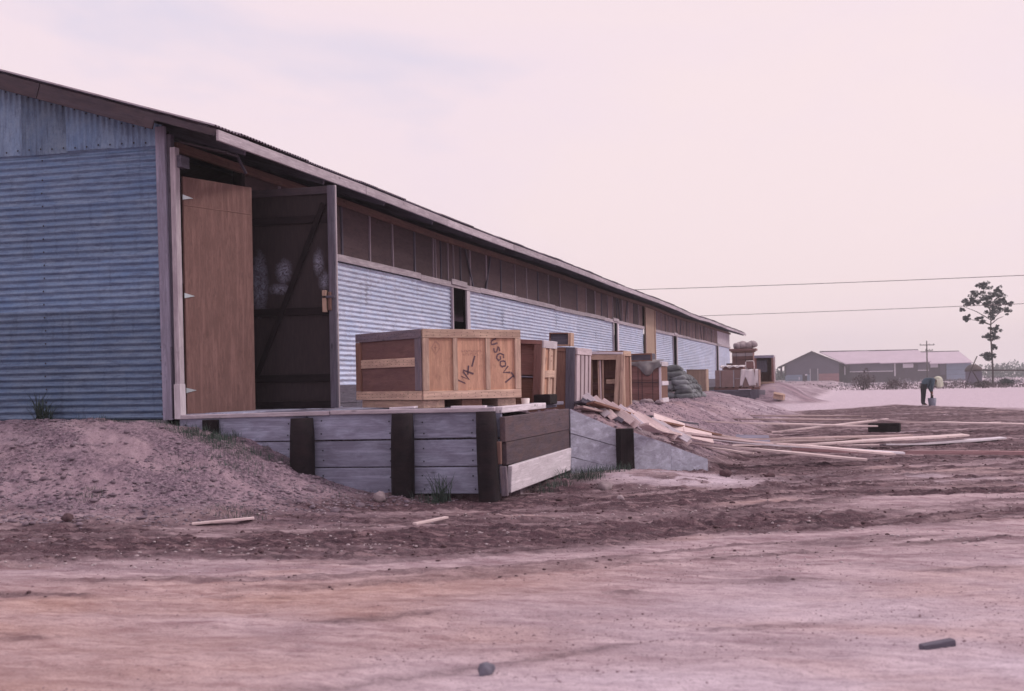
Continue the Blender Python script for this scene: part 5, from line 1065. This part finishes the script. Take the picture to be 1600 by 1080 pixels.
for v in bm.verts: v.co = Vector((v.co.x * .95, v.co.y * .9, max(v.co.z, -.02) * .75 + 1.55 + .03 * math.sin(9 * v.co.x)))
bm_obj('thatch', bm, M['brush'], DM, FM(50.5, 140, -.9), True); fbox('hut_wall', -.7, .7, 0, 1.6, -.6, .6, M['farwall'], DM, FM(50.5, 140, -.9))
def scrub(name, n, x0, x1, z0, z1, h, size, mat, lab, cat, seed, base=-.92, dens=1.0):
    r = np.random.default_rng(seed); C = []
    for i in range(n):
        x = r.uniform(x0, x1); zf = r.uniform(z0, z1); k2 = h * (.45 + .9 * max(0, .5 + float(fbm(np.array([x * .25]), np.array([zf * .1]), 2, seed)[0]))) ; C.append((x, zf, base + k2 * .4, .8 + h * .4, .8, k2 * .55, int(16 * dens)))
    return leafmesh(name, C, size, mat, None, FM(0, 0, 0), seed, 'stuff', lab, cat)
scrub('scrub', 170, 25.5, 50, 109, 118, .62, .085, M['drygrass'], 'low dry grey-brown scrub along the far edge of the yard', 'scrub', 5)
scrub('scrub', 60, 36, 56, 112, 121, .8, .10, M['brush'], 'darker brown scrub along the yard edge behind the person', 'scrub', 8)
scrub('tall_grass', 260, 30, 74, 150, 185, .75, .13, plain('pale_far_grass', (.24, .22, .26), .9, .3, 2), 'pale bluish grass and rubble strip before the far sheds', 'grass', 6)
scrub('far_wood', 420, 70, 230, 380, 430, 4.6, .55, M['woodfar'], 'hazy blue far wood along the horizon', 'wood', 7, -1.0, 2.2)
LT = thing('tree', 'small bluish far tree left of the gabled shed', 'tree', FM(61.5, 300, -.9)); leafmesh('crown', [(0, 0, 1.6, 2.1, 2, 1.3, 420), (2.3, 0, 1.3, 1.6, 1.5, 1.0, 240), (-2, 0, 1.0, 1.5, 1.5, .8, 200)], .25, M['woodfar'], LT, FM(61.5, 300, -.9), 33); ft('trunk', [(0, 0, -.1), (0, 0, 1.6)], [.2, .12], M['bark'], LT, FM(61.5, 300, -.9))
# ================================================================== HAZE
HZ = True
if HZ:
    m = bpy.data.materials.new('haze'); m.use_nodes = True; t = m.node_tree; t.nodes.clear(); o_ = t.nodes.new('ShaderNodeOutputMaterial'); pv = t.nodes.new('ShaderNodeVolumePrincipled')
    pv.inputs['Color'].default_value = (.96, .95, 1, 1); pv.inputs['Density'].default_value = .0010; pv.inputs['Anisotropy'].default_value = .2; t.links.new(pv.outputs[0], o_.inputs['Volume'])
    hb = pymesh('haze', [(x, y, z) for x in (-260, 260) for y in (-40, 470) for z in (-2.5, 14)], [(0, 1, 3, 2), (4, 6, 7, 5), (0, 4, 5, 1), (2, 3, 7, 6), (0, 2, 6, 4), (1, 5, 7, 3)], m)
    o = mesh_obj('haze', hb); tag(o, 'pale dusty haze in the air over the yard', 'haze', kind='stuff')
